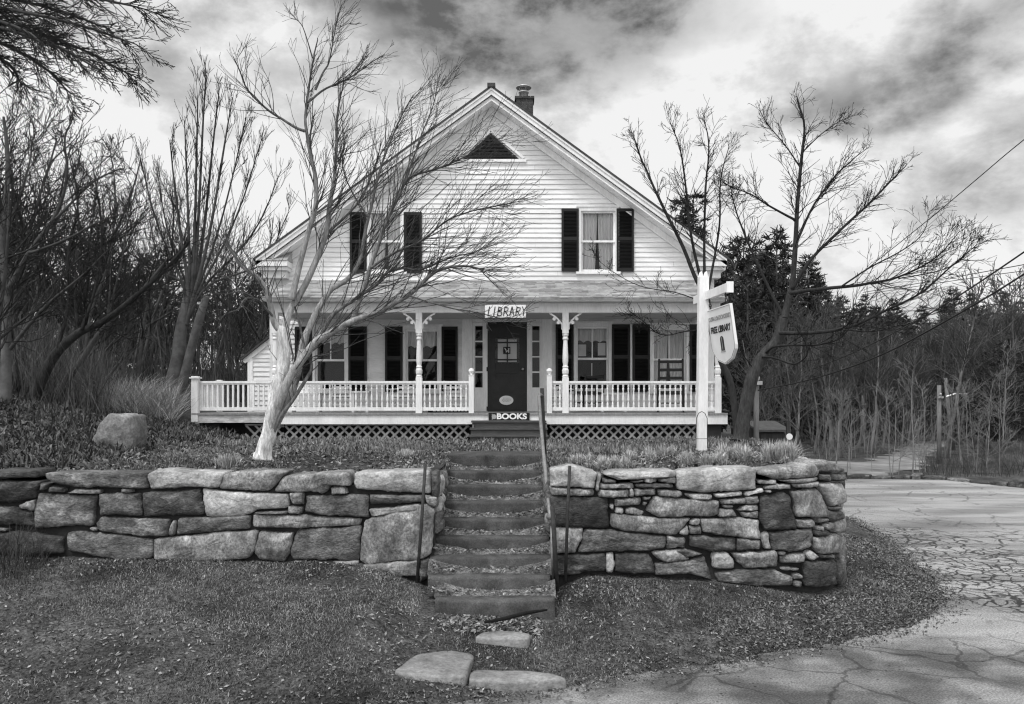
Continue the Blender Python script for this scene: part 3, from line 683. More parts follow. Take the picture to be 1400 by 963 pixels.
b.box(HX0 + .06, HX1 - .06, YW + .1, YW + 3.2, 2.1, 2.16); b.box(HX0 + .06, HX1 - .06, YW + .1, YW + 3.2, 4.6, 4.75); b.box(HC - 3.1, HC + 3.1, YW + .1, YW + 3.2, 7.0, 7.05)
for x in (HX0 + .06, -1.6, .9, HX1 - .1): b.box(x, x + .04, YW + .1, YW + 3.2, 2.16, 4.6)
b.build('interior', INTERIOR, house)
for x0, x1 in ((HX0 - .03, HX0 + .12), (HX1 - .12, HX1 + .03)):   # corner boards
    b = MB(); b.box(x0, x1, YW - .045, YW + .1, 1.9, zE - .1); b.build('corner_board', WHITE, house)

# roof, rake boards, soffits and returns
def rake(b, a, c, y0, y1, wid=HWID, za=ZA):
    for s in (-1, 1):
        xe = HC + s * wid; ze = za - SL * wid
        pts = [(HC, y0, za - a), (HC, y0, za - c), (xe, y0, ze - c), (xe, y0, ze - a)]
        b.prism(pts if s > 0 else pts[::-1], (0, y1 - y0, 0))
roof = MB(); rake(roof, -.05, .0, 18.08, YB + .3, HWID + .06, ZA); rf = roof.build('roof', ROOFDARK, house)
b = MB(); b.box(HC - .09, HC + .09, 18.05, YB + .3, ZA - .0, ZA + .085); b.build('ridge_cap', ROOFDARK, rf)
b = MB(); rake(b, .004, .15, 18.12, 18.16); b.build('rake_fascia', WHITE, rf)
b = MB(); rake(b, .004, .055, 18.094, 18.118); b.build('rake_moulding', WHITE, rf)
b = MB(); rake(b, .155, .235, 18.20, 18.25); b.build('bed_moulding', WHITE, rf)
b = MB(); rake(b, .24, .27, 18.165, YW + .02, HWID - .02); b.build('soffit', WHITE, rf)
b = MB(); rake(b, .275, .42, YW - .055, YW - .034, HWID - .35); rake(b, .42, .45, YW - .07, YW - .035, HWID - .5); b.build('frieze_board', WHITE, rf)
for s in (-1, 1):
    xo = HC + s * HWID; xi = HC + s * (HWID - .70); x0, x1 = min(xo, xi), max(xo, xi)
    b = MB(); b.box(x0, x1, 18.12, YW - .03, zE - .16, zE - .04); b.box(x0 + .03, x1 - .03, 18.20, YW - .03, zE - .24, zE - .165); b.box(x0 + .06, x1 - .08, 18.32, YW - .03, zE - .40, zE - .245)
    b.build('eave_return', WHITE, rf)
    b = MB(); b.prism([(x0, 18.10, zE - .036), (x0, YW - .03, zE - .036), (x0, YW - .03, zE + .26)], (x1 - x0, 0, 0)); b.build('return_roof', SHINGLE, rf)
    b = MB(); b.box(min(xo, HC + s * 5.0), max(xo, HC + s * 5.0), YW, YB + .2, zE - .16, zE - .01); b.build('eave_box', WHITE, rf)
b = MB()   # attic vent, dark louvres in a white triangular frame
va, vb, vt = (wx(627), wz(219)), (wx(716), wz(219)), (wx(671), wz(182))
b.prism([(va[0] + .1, YW - .030, va[1] + .01), (vb[0] - .1, YW - .030, vb[1] + .01), (vt[0], YW - .030, vt[1] - .02)], (0, .02, 0))
for k in range(7):
    z = va[1] + .05 + k * .075; hw = (vt[1] - .05 - z) / (vt[1] - va[1]) * (vb[0] - va[0]) / 2 - .06
    if hw > .02: b.bar((vt[0] - hw, YW - .045, z), (vt[0] + hw, YW - .045, z), .03, .012, up=(0, -.6, .8))
av = b.build('attic_vent', DARKPAINT, house)
b = MB(); b.box(va[0] - .06, vb[0] + .06, YW - .075, YW - .02, va[1] - .06, va[1])
for q in (va, vb): b.bar((q[0], YW - .05, q[1] + .03), (vt[0], YW - .05, vt[1] + .03), .04, .06, up=(0, 1, 0) if False else (0, 0, 1))
b.build('vent_frame', WHITE, av)
# chimney
cx0, cx1, cy0, cy1 = .10, .55, 20.8, 21.25
b = MB(); zc0, zc1 = 8.6, fz(135, 21.0); zz = zc0; k = 0
while zz < zc1 - .01:
    e = .03 if zz > zc1 - .15 else 0
    n = 3
    for (ax, bx, ay, by) in ((cx0 - e, cx1 + e, cy0 - e, cy0 - e + .1), (cx0 - e, cx1 + e, cy1 + e - .1, cy1 + e)):
        w = (bx - ax) / (n - .5); x = ax - (w / 2 if k % 2 else 0)
        while x < bx - .02:
            b.box(max(x, ax) + .004, min(x + w, bx) - .004, ay, by, zz, zz + .062); x += w
    for (ax, bx) in ((cx0 - e, cx0 - e + .1), (cx1 + e - .1, cx1 + e)):
        b.box(ax, bx, cy0 - e + .11, (cy0 + cy1) / 2 - .004, zz, zz + .062); b.box(ax, bx, (cy0 + cy1) / 2 + .004, cy1 + e - .11, zz, zz + .062)
    zz += .075; k += 1
ch = b.build('chimney', BRICK, rf)
b = MB(); b.box(cx0 + .012, cx1 - .012, cy0 + .012, cy1 - .012, zc0, zc1 - .02); b.build('chimney_mortar', MORTAR, rf)
b = MB(); cxm, cym = (cx0 + cx1) / 2 - .02, (cy0 + cy1) / 2
b.lathe([(.115, 0), (.115, .16), (.14, .17), (.14, .2), (.115, .21), (.10, .24), (.10, .26)], (cxm, cym, zc1 - .02), 16)
for a in range(4): b.bar((cxm + .1 * math.cos(a * 1.57 + .4), cym + .1 * math.sin(a * 1.57 + .4), zc1 + .2), (cxm + .13 * math.cos(a * 1.57 + .4), cym + .13 * math.sin(a * 1.57 + .4), zc1 + .3), .012, .02)
b.lathe([(.19, .27), (.21, .285), (.20, .30), (.11, .345), (.02, .36)], (cxm, cym, zc1), 16)
b.build('flue_cap', GALV, rf, smooth=True)

# windows with shutters
def window(o, upper, valance, seed=0, sheer=False, pane_extra=None):
    x0, x1, z0, z1 = o; c = .085
    b = MB()
    b.box(x0 - c, x0 + .002, YW - .055, YW + .06, z0 - .02, z1 + c); b.box(x1 - .002, x1 + c, YW - .055, YW + .06, z0 - .02, z1 + c)
    b.box(x0 + .003, x1 - .003, YW - .055, YW + .06, z1 - .002, z1 + c - .004); b.box(x0 - c - .03, x1 + c + .03, YW - .10, YW + .06, z0 - .075, z0 - .022)
    b.box(x0 - c - .02, x1 + c + .02, YW - .075, YW - .02, z1 + c, z1 + c + .035)
    w = b.build('window', WHITE, house)
    zm = (z0 + z1) / 2 - .005; t = .045; xm = (x0 + x1) / 2
    b = MB()
    for (za, zb, y, mun) in ((zm - .02, z1, YW + .0, True), (z0, zm + .02, YW + .035, False)):
        b.box(x0, x0 + t, y, y + .03, za, zb); b.box(x1 - t, x1, y, y + .03, za, zb)
        b.box(x0 + t, x1 - t, y, y + .03, za, za + t); b.box(x0 + t, x1 - t, y, y + .03, zb - t, zb)
        if mun and upper: b.box(xm - .013, xm + .013, y + .004, y + .026, za + t, zb - t)
    b.build('sash', WHITE, w)
    b = MB(); b.add([(x0 + .02, YW + .016, zm), (x1 - .02, YW + .016, zm), (x1 - .02, YW + .016, z1 - .01), (x0 + .02, YW + .016, z1 - .01)], np.array([(0, 1, 2, 3)]))
    b.add([(x0 + .02, YW + .05, z0 + .01), (x1 - .02, YW + .05, z0 + .01), (x1 - .02, YW + .05, zm), (x0 + .02, YW + .05, zm)], np.array([(0, 1, 2, 3)]))
    b.build('pane', GLASS, w)
    def cloth(b, xa, xb, za, zb, y, folds, scallop=0, flare=0.):
        n, m_ = 40, 8; X = np.linspace(0, 1, n)
        V = []
        for j in range(m_):
            tt = j / (m_ - 1)
            zz = za + (zb - za) * tt + (scallop * np.abs(np.sin(X * math.pi * 4)) * (1 - tt))
            V.append(np.stack([xa + (xb - xa) * X + flare * (1 - tt) ** 1.5 * X, y + .02 * np.sin(X * folds * 6.28 + seed), zz], -1))
        i = np.arange(m_ - 1)[:, None] * n; j = np.arange(n - 1)[None]
        b.add(np.concatenate(V), np.stack([i + j, i + j + 1, i + n + j + 1, i + n + j], -1).reshape(-1, 4))
    b = MB()
    if sheer:
        cloth(b, x0, xm - .01, z0 + .02, z1, YW + .12, 5, 0, -.12 * (xm - x0)); cloth(b, x1, xm + .01, z0 + .02, z1, YW + .12, 5, 0, .12 * (xm - x0))
    else:
        cloth(b, x0, x1, z1 - valance, z1 + .02, YW + .13, 7, .05)
    b.build('curtain', CURTAIN, w)
    if pane_extra: pane_extra(w, o)
    return w
def shutter(x0, x1, z0, z1):
    b = MB(); y0, y1 = YW - .075, YW - .035; s = .05
    zm = z0 + (z1 - z0) * .52
    b.box(x0, x0 + s, y0, y1, z0, z1); b.box(x1 - s, x1, y0, y1, z0, z1)
    for za, zb in ((z0, z0 + .08), (zm - .04, zm + .04), (z1 - .07, z1)): b.box(x0 + s, x1 - s, y0 + .002, y1, za, zb)
    for a, c in ((z0 + .08, zm - .04), (zm + .04, z1 - .07)):
        z = a + .02
        while z < c - .012:
            b.bar((x0 + s, (y0 + y1) / 2 + .004, z), (x1 - s, (y0 + y1) / 2 + .004, z), .036, .008, up=(0, -.62, .78)); z += .032
    b.box(x0 + s, x1 - s, y1 - .006, y1 - .001, z0 + .05, z1 - .05)
    return b.build('shutter', DARKPAINT, house)
def notices(w, o):
    b = MB(); x0, x1, z0, z1 = o
    b.box(x0 + .06, x0 + .24, YW + .07, YW + .075, wz(487), wz(471)); b.build('paper_notice', PAPER, w)
    b = MB(); b.box(x1 - .24, x1 - .06, YW + .07, YW + .075, wz(486), wz(469)); b.build('paper_notice', PAPER, w)
    b = MB(); b.box(wx(810.2), wx(811.6), YW + .3, YW + .32, wz(515), wz(496)); b.build('lamp_cord', CURTAIN, w)
    b = MB(); b.lathe([(.01, 0), (.045, .02), (.05, .05), (.03, .09), (.01, .1)], (wx(806), YW + .4, wz(463)), 10); b.build('hanging_lamp', CURTAIN, w)
window(WIN_UP[0], True, .5, 1, sheer=True); window(WIN_UP[1], False, .5, 2, sheer=True)
window(WIN_LO[0], True, .34, 3); window(WIN_LO[1], True, .42, 4); window(WIN_LO[2], True, .36, 5, pane_extra=notices); window(WIN_LO[3], True, .30, 6, sheer=True)  # rightmost window: pale cloth added to imitate sky reflected in its glass
for a, c, y0, y1 in ((479, 502, 289, 374), (552.5, 577, 289, 374), (767.5, 791, 284, 372), (842.5, 866, 284, 372), (404, 427.5, 447, 536), (477, 502, 447, 536), (527, 551, 447, 536), (604, 626, 447, 536), (759.5, 784, 444, 536), (836, 860.5, 444, 536), (864.5, 888, 444, 536), (942, 965, 444, 536)):
    shutter(wx(a), wx(c), wz(y1), wz(y0 + (2 if y0 < 300 else 0)))
b = MB(); b.box(wx(861.3), wx(863.8), YW - .06, YW, 2.25, wz(444)); b.build('corner_board', WHITE, house)

# entrance: pilasters, sidelights, door
b = MB()
for a, c in ((632, 646), (741, 755)): b.box(wx(a), wx(c), YW - .05, YW + .06, 2.2, wz(432))
for a, c in ((646.2, 648.5), (661, 666.5), (720.5, 726.5), (738.8, 740.8)): b.box(wx(a), wx(c), YW - .035, YW + .06, 2.2, wz(441))
b.box(wx(646.2), wx(740.8), YW - .04, YW + .06, wz(440.5), wz(432)); b.box(wx(630), wx(757), YW - .09, YW + .06, wz(431.8), wz(427))
b.build('door_surround', WHITE, house)
for a, c in ((648.5, 661), (726.5, 738.8)):
    x0, x1 = wx(a) + .002, wx(c) - .002
    b = MB(); zb, zt = wz(530), wz(446)
    b.box(x0, x1, YW - .015, YW + .05, 2.2, zb - .05); b.box(x0, x1, YW - .03, YW + .05, zb - .05, zb); b.box(x0, x1, YW - .03, YW + .05, zt, wz(441))
    for k in range(1, 4): z = zb + (zt - zb) * k / 4; b.box(x0, x1, YW - .01, YW + .03, z - .016, z + .016)
    b.box(x0, x0 + .018, YW - .012, YW + .032, zb - .01, zt + .01); b.box(x1 - .018, x1, YW - .012, YW + .032, zb - .01, zt + .01)
    b.box(x0 + .03, x1 - .03, YW - .022, YW - .010, 2.32, zb - .10)
    s_ = b.build('sidelight', WHITE, house)
    b = MB(); b.add([(x0, YW + .01, zb), (x1, YW + .01, zb), (x1, YW + .01, zt), (x0, YW + .01, zt)], np.array([(0, 1, 2, 3)])); b.build('pane', GLASS, s_)
dx0, dx1, dz0, dz1 = wx(667), wx(720), 2.2, wz(442)
dw = dx1 - dx0; YD = YW - .01
b = MB(); gx0, gx1, gz0, gz1 = wx(677), wx(710), wz(518), wz(462)
b.box(dx0, gx0, YD, YD + .045, dz0, dz1); b.box(gx1, dx1, YD, YD + .045, dz0, dz1); b.box(gx0, gx1, YD, YD + .045, gz1, dz1); b.box(gx0, gx1, YD, YD + .045, dz0, gz0)
xm = (gx0 + gx1) / 2; b.box(xm - .014, xm + .014, YD + .006, YD + .04, gz0, gz1)
for py in (468.5, 492, 510): b.box(gx0, gx1, YD + .008, YD + .036, wz(py) - .016, wz(py) + .016)
b.box(gx0, gx1, YD + .037, YD + .043, gz0, wz(497))
for (a, c, e, f) in ((dx0 + .10, dx1 - .10, wz(560), wz(537)),):
    for q in ((a, c, e, e + .02), (a, c, f - .02, f), (a, a + .02, e + .02, f - .02), (c - .02, c, e + .02, f - .02)): b.box(q[0], q[1], YD - .010, YD - .001, q[2], q[3])
for a, c, e, f in ((dx0, dx1, dz1 - .04, dz1), (dx0, dx0 + .04, dz0, dz1 - .04), (dx1 - .04, dx1, dz0, dz1 - .04)): b.box(a, c, YD - .02, YD - .002, e, f)
door = b.build('door', DOORPAINT, house)
b = MB(); b.add([(gx0, YD + .03, wz(497)), (gx1, YD + .03, wz(497)), (gx1, YD + .03, gz1), (gx0, YD + .03, gz1)], np.array([(0, 1, 2, 3)])); b.build('pane', GLASS, door)
b = MB(); b.box(wx(680.5), wx(706.5), YD + .046, YD + .05, wz(495), wz(464)); b.build('paper_notice', PAPER, door)
b = MB(); b.box(wx(688), wx(697.8), YD + .001, YD + .005, wz(484), wz(474.5)); b.build('emblem', BLACK, door)
b = MB()
for q in (((690, 476), (692, 479.5)), ((694, 479.5), (691.5, 482)), ((694.5, 477), (696.5, 477)), ((695.5, 477), (695.5, 482.5))): b.bar((wx(q[0][0]), YD - .001, wz(q[0][1])), (wx(q[1][0]), YD - .001, wz(q[1][1])), .004, .022, up=(0, 0, 1) if abs(q[0][0] - q[1][0]) > .1 else (1, 0, 0))
b.build('emblem_mark', PAPER, door)
b = MB(); b.lathe([(.012, 0), (.012, -.03), (.03, -.045), (.034, -.06), (.02, -.075), (.004, -.078)], (wx(714.5), YD - .018, wz(505)), 12, ax=1); b.build('knob', GALV, door, smooth=True)
for py in (447, 505, 559): b = MB(); b.box(dx0 - .03, dx0 + .012, YD - .035, YD - .02, wz(py) - .05, wz(py) + .05); b.build('hinge', IRON, door)
b = MB(); n = 28; oc = (wx(692.3), wz(547.5)); ea, ec = .163, .108
b.prism([(oc[0] + ea * math.cos(t), YD - .024, oc[1] + ec * math.sin(t)) for t in np.linspace(0, 2 * math.pi, n, endpoint=False)], (0, .012, 0)); ov = b.build('oval_plaque', SIGNWHITE, door)
b = MB()
for k, (z, w_) in enumerate(((.045, .15), (.018, .2), (-.01, .2), (-.036, .16))): 
    x = oc[0] - w_ / 2
    while x < oc[0] + w_ / 2 - .01:
        l = random.uniform(.012, .035); b.box(x, min(x + l, oc[0] + w_ / 2), YD - .027, YD - .0245, oc[1] + z, oc[1] + z + .010); x += l + .008
b.build('plaque_line', GREYTXT, ov)

# left side ell
b = MB(); lx0, lx1, LY = fx(341, 18.75), HX0 - .02, 18.75
zl0, zl1 = fz(489, LY), fz(463, LY)
clap(b, LY, lx0, lx1, 1.9, zl0 - .02); k = zl0 - .02
clap(b, LY, lx0, lx1, zl0 - .02, zl1 - .05, xf=lambda z: (lx0 + (z - zl0 + .02) / (zl1 - zl0) * (lx1 - lx0), lx1))
b.box(lx0 + .02, lx1, LY + .02, 22, 1.9, zl0 - .03); ell = b.build('side_ell', SIDING, house)
b = MB(); b.box(lx0 - .03, lx0 + .09, LY - .045, LY + .03, 1.95, zl0 - .02); b.bar((lx0 - .12, LY - .03, zl0 - .10), (lx1, LY - .03, zl1 - .02), .04, .10); b.build('ell_trim', WHITE, ell)
b = MB(); b.prism([(lx0 - .16, LY - .12, zl0 - .07), (lx1, LY - .12, zl1 + .05), (lx1, LY - .12, zl1 + .10), (lx0 - .16, LY - .12, zl0 - .02)], (0, 3.5, 0)); b.build('ell_roof', ROOFDARK, ell)

# ------------------------------------------------------------------ porch
YP = 16.6
px_ = lambda p: fx(p, YP)
pz_ = lambda p: fz(p, YP)
DX0, DX1 = px_(265), px_(993)
RX0, RX1 = px_(370), px_(985)
b = MB(); nb = 0; x = DX0
while x < DX1:
    x1 = min(x + .105, DX1); b.box(x + .002, x1 - .002, 16.47, YW - .03 if x > HX0 - .1 else 17.98, 2.165, 2.2); x = x1
porch = b.build('porch', FLOORWOOD, house)
b = MB(); b.box(px_(372), DX1, 16.50, 16.54, pz_(580), 2.160); b.box(DX1 - .04, DX1, 16.545, YW, pz_(580), 2.160); b.build('fascia', WHITE, porch)
b = MB(); b.box(DX0, px_(372) - .003, 16.50, 16.54, pz_(578), 2.160); b.box(DX0, DX0 + .04, 16.545, 17.95, pz_(578), 2.160); b.build('fascia', OLDWHITE, porch)
b = MB(); b.box(DX0 + .1, DX1 - .1, 17.3, 17.36, 1.3, 2.15); b.box(DX1 - .5, DX1 - .1, 16.62, 16.95, 1.3, pz_(581)); b.box(DX0 + .25, DX0 + .5, 16.7, 16.95, 1.3, pz_(579)); b.build('piers_and_dark_backing', INTERIOR, porch)  # wide dark sheet stands in for the shade under the porch; two real piers
def lattice(x0, x1, z0, z1, seed=0, ragged=False):
    b = MB(); sp, w = .185, .042
    for s, y in ((1, 16.60), (-1, 16.607)):
        k = x0 - (z1 - z0) - sp
        while k < x1 + (z1 - z0):
            xa, xb = (k, k + (z1 - z0)) if s > 0 else (k + (z1 - z0), k)
            za, zb = z0, z1
            def clipx(xa, za, xb, zb):
                dx, dz = xb - xa, zb - za; t0, t1 = 0., 1.
                for lim, sg in ((x0, 1), (x1, -1)):
                    a = (lim - xa) / dx
                    if dx * sg > 0: t0 = max(t0, a)
                    else: t1 = min(t1, a)
                return (t0, t1)
            t0, t1 = clipx(xa, za, xb, zb)
            if t1 - t0 > .05 and not (ragged and random.random() < .35):
                b.bar((xa + (xb - xa) * t0, y, za + (zb - za) * t0), (xa + (xb - xa) * t1, y, za + (zb - za) * t1), .006, w, up=(-s, 0, 1))
            k += sp * 1.414 * .72
    b.box(x0, x1, 16.59, 16.615, z1 - .0, z1 + .03)
    return b.build('lattice_panel', LATTICE, porch)
lattice(px_(390), px_(641), 1.55, pz_(582)); lattice(px_(752), px_(952), 1.55, pz_(582)); lattice(px_(335), px_(388), 1.58, pz_(582), ragged=True)
# roof of the porch
EY, EZ = 16.22, fz(408, 16.22); TZ = wz(385)
b = MB(); n = 13
for k in range(n):   # shingle courses
    t0, t1 = k / n, (k + 1) / n + .02
    y0, y1 = EY + (YW - EY) * t0, EY + (YW - EY) * t1; z0, z1 = EZ + (TZ - EZ) * t0, EZ + (TZ - EZ) * t1
    x = RX0 - .06 + .12 * 0; 
    xs = [RX0 - .06]
    while xs[-1] < RX1 + .06: xs.append(xs[-1] + random.uniform(.14, .32))
    xs[-1] = RX1 + .06
    for xa, xb in zip(xs[:-1], xs[1:]):
        j = random.uniform(0, .012); t = random.uniform(0, 1)
        b.add([(xa + .003, y0 - j, z0 + .03), (xb - .003, y0 - j, z0 + .03), (xb - .003, y1, z1 + .012), (xa + .003, y1, z1 + .012), (xa + .003, y0 - j, z0 + .006), (xb - .003, y0 - j, z0 + .006)], np.array([(0, 1, 2, 3), (4, 5, 1, 0)]), tone=t)
b.prism([(RX0 - .06, EY, EZ - .0), (RX0 - .06, YW - .02, TZ - .0), (RX0 - .06, YW - .02, TZ - .05), (RX0 - .06, EY, EZ - .03)], (RX1 - RX0 + .12, 0, 0))
SHINGLE2 = mat('porch_shingle_tabs', .30, .9, .25, 12., .4, 60, tone=.35, var2=.2)
b.build('porch_roof', SHINGLE2, porch)
b = MB(); b.box(RX0 - .04, RX1 + .04, EY + .03, EY + .07, pz_(414.5), EZ - .032); b.box(RX0 - .03, RX1 + .03, EY + .075, 16.64, pz_(414.5), pz_(414.5) + .03); b.build('gutter_board', WHITE, porch)
b = MB(); b.box(RX0 + .02, RX1 - .02, YP - .07, YP + .07, pz_(428), pz_(415)); 
for s, x in ((-1, RX0 + .02), (1, RX1 - .16)): b.box(x, x + .14, YP + .072, YW - .03, pz_(428), pz_(415))
b.build('beam', WHITE, porch)
for x in (RX0 + .06, RX1 - .1): b = MB(); b.prism([(x, EY + .1, pz_(414)), (x, YW - .03, pz_(414)), (x, YW - .03, TZ - .08), (x, EY + .1, EZ - .05)], (.04, 0, 0)); b.build('porch_gable', SIDING, porch)
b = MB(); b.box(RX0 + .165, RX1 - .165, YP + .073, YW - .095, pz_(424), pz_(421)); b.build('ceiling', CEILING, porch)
def turned_post(px, parent=porch):
    x = px_(px); h = .064; zt = pz_(428)
    b = MB(); b.box(x - h, x + h, YP - h, YP + h, 2.2, 2.93); b.box(x - h, x + h, YP - h, YP + h, 3.84, zt)
    b.lathe([(.060, 2.93), (.066, 2.96), (.050, 2.98), (.066, 3.02), (.070, 3.08), (.052, 3.13), (.064, 3.15), (.046, 3.18), (.058, 3.26), (.060, 3.34), (.054, 3.5), (.044, 3.68), (.042, 3.70), (.060, 3.72), (.060, 3.745), (.044, 3.77), (.064, 3.80), (.064, 3.83), (.058, 3.84)], (x, YP, 0), 14)
    return b.build('porch_post', WHITE, parent)
for p in (376.5, 573, 773, 981): turned_post(p)
def bracket(px, s):
    x = px_(px) + s * .066; z = pz_(444); b = MB()
    q = [(x + s * t * .25, YP, z + t * .22 + .035 * math.sin(t * 3.14)) for t in np.linspace(0, 1, 7)]
    for a, c in zip(q[:-1], q[1:]): b.bar(a, c, .03, .032)
    for t in (.28, .62): b.lathe([(.036, -.016), (.036, .016)], (x + s * t * .25 + s * .012, YP, z + t * .22 - .02), 10, ax=1)
    b.lathe([(.03, -.016), (.03, .016)], (x + s * .24, YP, z + .235), 10, ax=1)
    b.box(min(x, x + s * .02), max(x, x + s * .02), YP - .014, YP + .014, z - .1, z + .03)
    return b.build('bracket', WHITE, porch)
for p, ss in ((376.5, (1,)), (573, (-1, 1)), (773, (-1, 1)), (981, (-1,))):
    for s in ss: bracket(p, s)
def railing(a, c, turned=True):
    """a, c: plan points (x, y)"""
    a, c = np.array(a), np.array(c); L = np.hypot(*(c - a)); b = MB()
    A = lambda t, z: (*(a + (c - a) * t), z)
    b.bar(A(0, 2.835), A(1, 2.835), .075, .045); b.bar(A(0, 2.80), A(1, 2.80), .04, .03); b.bar(A(0, 2.285), A(1, 2.285), .05, .07)
    n = max(2, int(round(L / .108)))
    for k in range(n):
        x, y, _ = A((k + .5) / n, 0)
        if turned: b.lathe([(.021, 2.32), (.021, 2.40), (.012, 2.42), (.024, 2.47), (.022, 2.53), (.013, 2.60), (.015, 2.62), (.013, 2.64), (.022, 2.70), (.012, 2.73), (.021, 2.745), (.021, 2.79)], (x, y, 0), 8)
        else: b.box(x - .018, x + .018, y - .018, y + .018, 2.32, 2.785)
    return b.build('railing', WHITE, porch)
railing((px_(383), YP), (px_(569), YP)); railing((px_(577), YP), (px_(641), YP)); railing((px_(755), YP), (px_(769), YP)); railing((px_(777), YP), (px_(977), YP))
railing((px_(981), YP + .07), (px_(981), YW - .05))
railing((px_(273.5), YP), (px_(371), YP), False); railing((DX0 + .06, YP + .07), (DX0 + .06, 17.85), False)
def newel(x, y, h, w, ball):
    b = MB(); b.box(x - w, x + w, y - w, y + w, 2.2 if ball else pz_(578) + .02, h)
    if ball: b.box(x - w * 1.15, x + w * 1.15, y - w * 1.15, y + w * 1.15, h + .001, h + .02); b.lathe([(.02, 0), (.026, .02), (.05, .045), (.062, .08), (.05, .115), (.02, .135)], (x, y, h + .02), 12)
    else: b.box(x - w - .03, x + w + .03, y - w - .03, y + w + .03, h + .001, h + .03); b.box(x - w, x + w, y - w, y + w, h + .031, h + .05)
    return b.build('newel_post', WHITE, porch)
for p in (644.5, 751): newel(px_(p), YP - .02, pz_(514), .052, True)
newel(px_(269), YP - .06, pz_(518), .066, False); newel(DX0 + .06, 17.9, pz_(521), .05, False)
b = MB(); b.box(px_(259), px_(265) - .005, 16.9, 17.6, 1.95, 2.05); b.box(px_(262), px_(265) - .005, 16.95, 17.55, 2.06, 2.16); b.build('side_step', OLDWHITE, porch)
# wooden steps
b = MB()
for k, (d, py, x0, x1) in enumerate(((16.20, 575.5, 644, 747), (15.94, 585.5, 642, 749), (15.68, 595.5, 641, 750))):
    z = fz(py, d); xa, xb = fx(x0, d), fx(x1, d)
    b.box(xa, xb, d, d + .29, z - .035, z); b.box(xa + .02, xb - .02, d + .035, d + .06, z - .135, z - .038)
    if k == 2: b.box(xa + .02, xb - .02, d + .036, d + .061, 1.60, z - .137)
for x in (fx(645, 16.0), fx(746, 16.0)): b.prism([(x, 15.76, 1.55), (x, 16.48, 1.55), (x, 16.48, 2.0), (x, 16.25, 2.0)], (.035, 0, 0))
b.build('wooden_steps', STEPWOOD, porch)

# ------------------------------------------------------------------ lettering
def text(body, size, loc, m, parent, rot=(math.pi / 2, 0, 0), ext=.003, bold=0., name='lettering', sx=1., shear=0.):
    c = bpy.data.curves.new(name, 'FONT'); c.body = body; c.size = size; c.extrude = ext; c.offset = bold; c.align_x = 'CENTER'; c.align_y = 'CENTER'; c.shear = shear
    c.materials.append(m); o = bpy.data.objects.new(name, c); COL.objects.link(o); o.parent = parent
    o.location = np.asarray(loc) - ROOT.get(parent.name, np.zeros(3)); o.rotation_euler = rot; o.scale = (sx, 1, 1)
    bpy.context.view_layer.update(); me = bpy.data.meshes.new_from_object(o.evaluated_get(bpy.context.evaluated_depsgraph_get())); me.name = name
    n = bpy.data.objects.new(name, me); COL.objects.link(n); n.parent = parent; n.location = o.location; n.rotation_euler = rot; n.scale = o.scale
    bpy.data.objects.remove(o); n.name = name; return n
d = 16.18
lib = thing('library_sign', P(691, 426, d), 'white board with rustic twig letters reading LIBRARY above the front door', 'sign')
b = MB(); b.box(fx(663, d), fx(719, d), d, d + .03, fz(434.5, d), fz(417, d)); b.build('board', SIGNWHITE, lib)
b = MB()
LET = {'L': [[(.25, 1), (0, 0)], [(-.05, .05), (.6, -.02)]], 'I': [[(.2, 1), (.0, 0)]], 'B': [[(.2, 1), (0, 0)], [(.2, .95), (.62, .85), (.55, .6), (.1, .5)], [(.1, .5), (.6, .4), (.5, .05), (0, .02)]],
       'R': [[(.2, 1), (0, 0)], [(.2, .95), (.65, .85), (.55, .55), (.1, .48)], [(.25, .5), (.6, 0)]], 'A': [[(.35, 1), (0, 0)], [(.35, 1), (.6, 0)], [(.1, .4), (.55, .42)]], 'Y': [[(.1, 1), (.3, .55)], [(.65, 1), (.3, .55), (.2, 0)]]}
x = fx(665.5, d); z0 = fz(432, d); hh = .185
for chx, w_ in zip('LIBRARY', (.118, .075, .122, .122, .122, .122, .11)):
    for stk in LET[chx]:
        b.tube([(x + u * .15 + .02, d - .008, z0 + v * hh) for u, v in stk], .0085, 5)
    x += w_
b.build('lettering', BLACK, lib)
d = 16.455
bk = thing('books_sign', P(696, 570, d), 'low dark board with white capitals reading BOOKS at the porch edge', 'sign')
b = MB(); b.box(fx(668, d), fx(724, d), d, d + .03, fz(575, d), fz(564.5, d)); b.build('board', DARKPAINT, bk)
text('BOOKS', .158, (fx(699.5, d), d - .002, fz(569.8, d)), SIGNWHITE, bk, bold=.006, sx=1.18)
b = MB(); b.lathe([(.05, -.004), (.05, 0)], (fx(675.5, d), d, fz(570, d)), 10, ax=1); b.box(fx(672.5, d), fx(673.5, d), d - .003, d, fz(574, d), fz(566, d)); b.build('painted_motif', GREYTXT, bk)

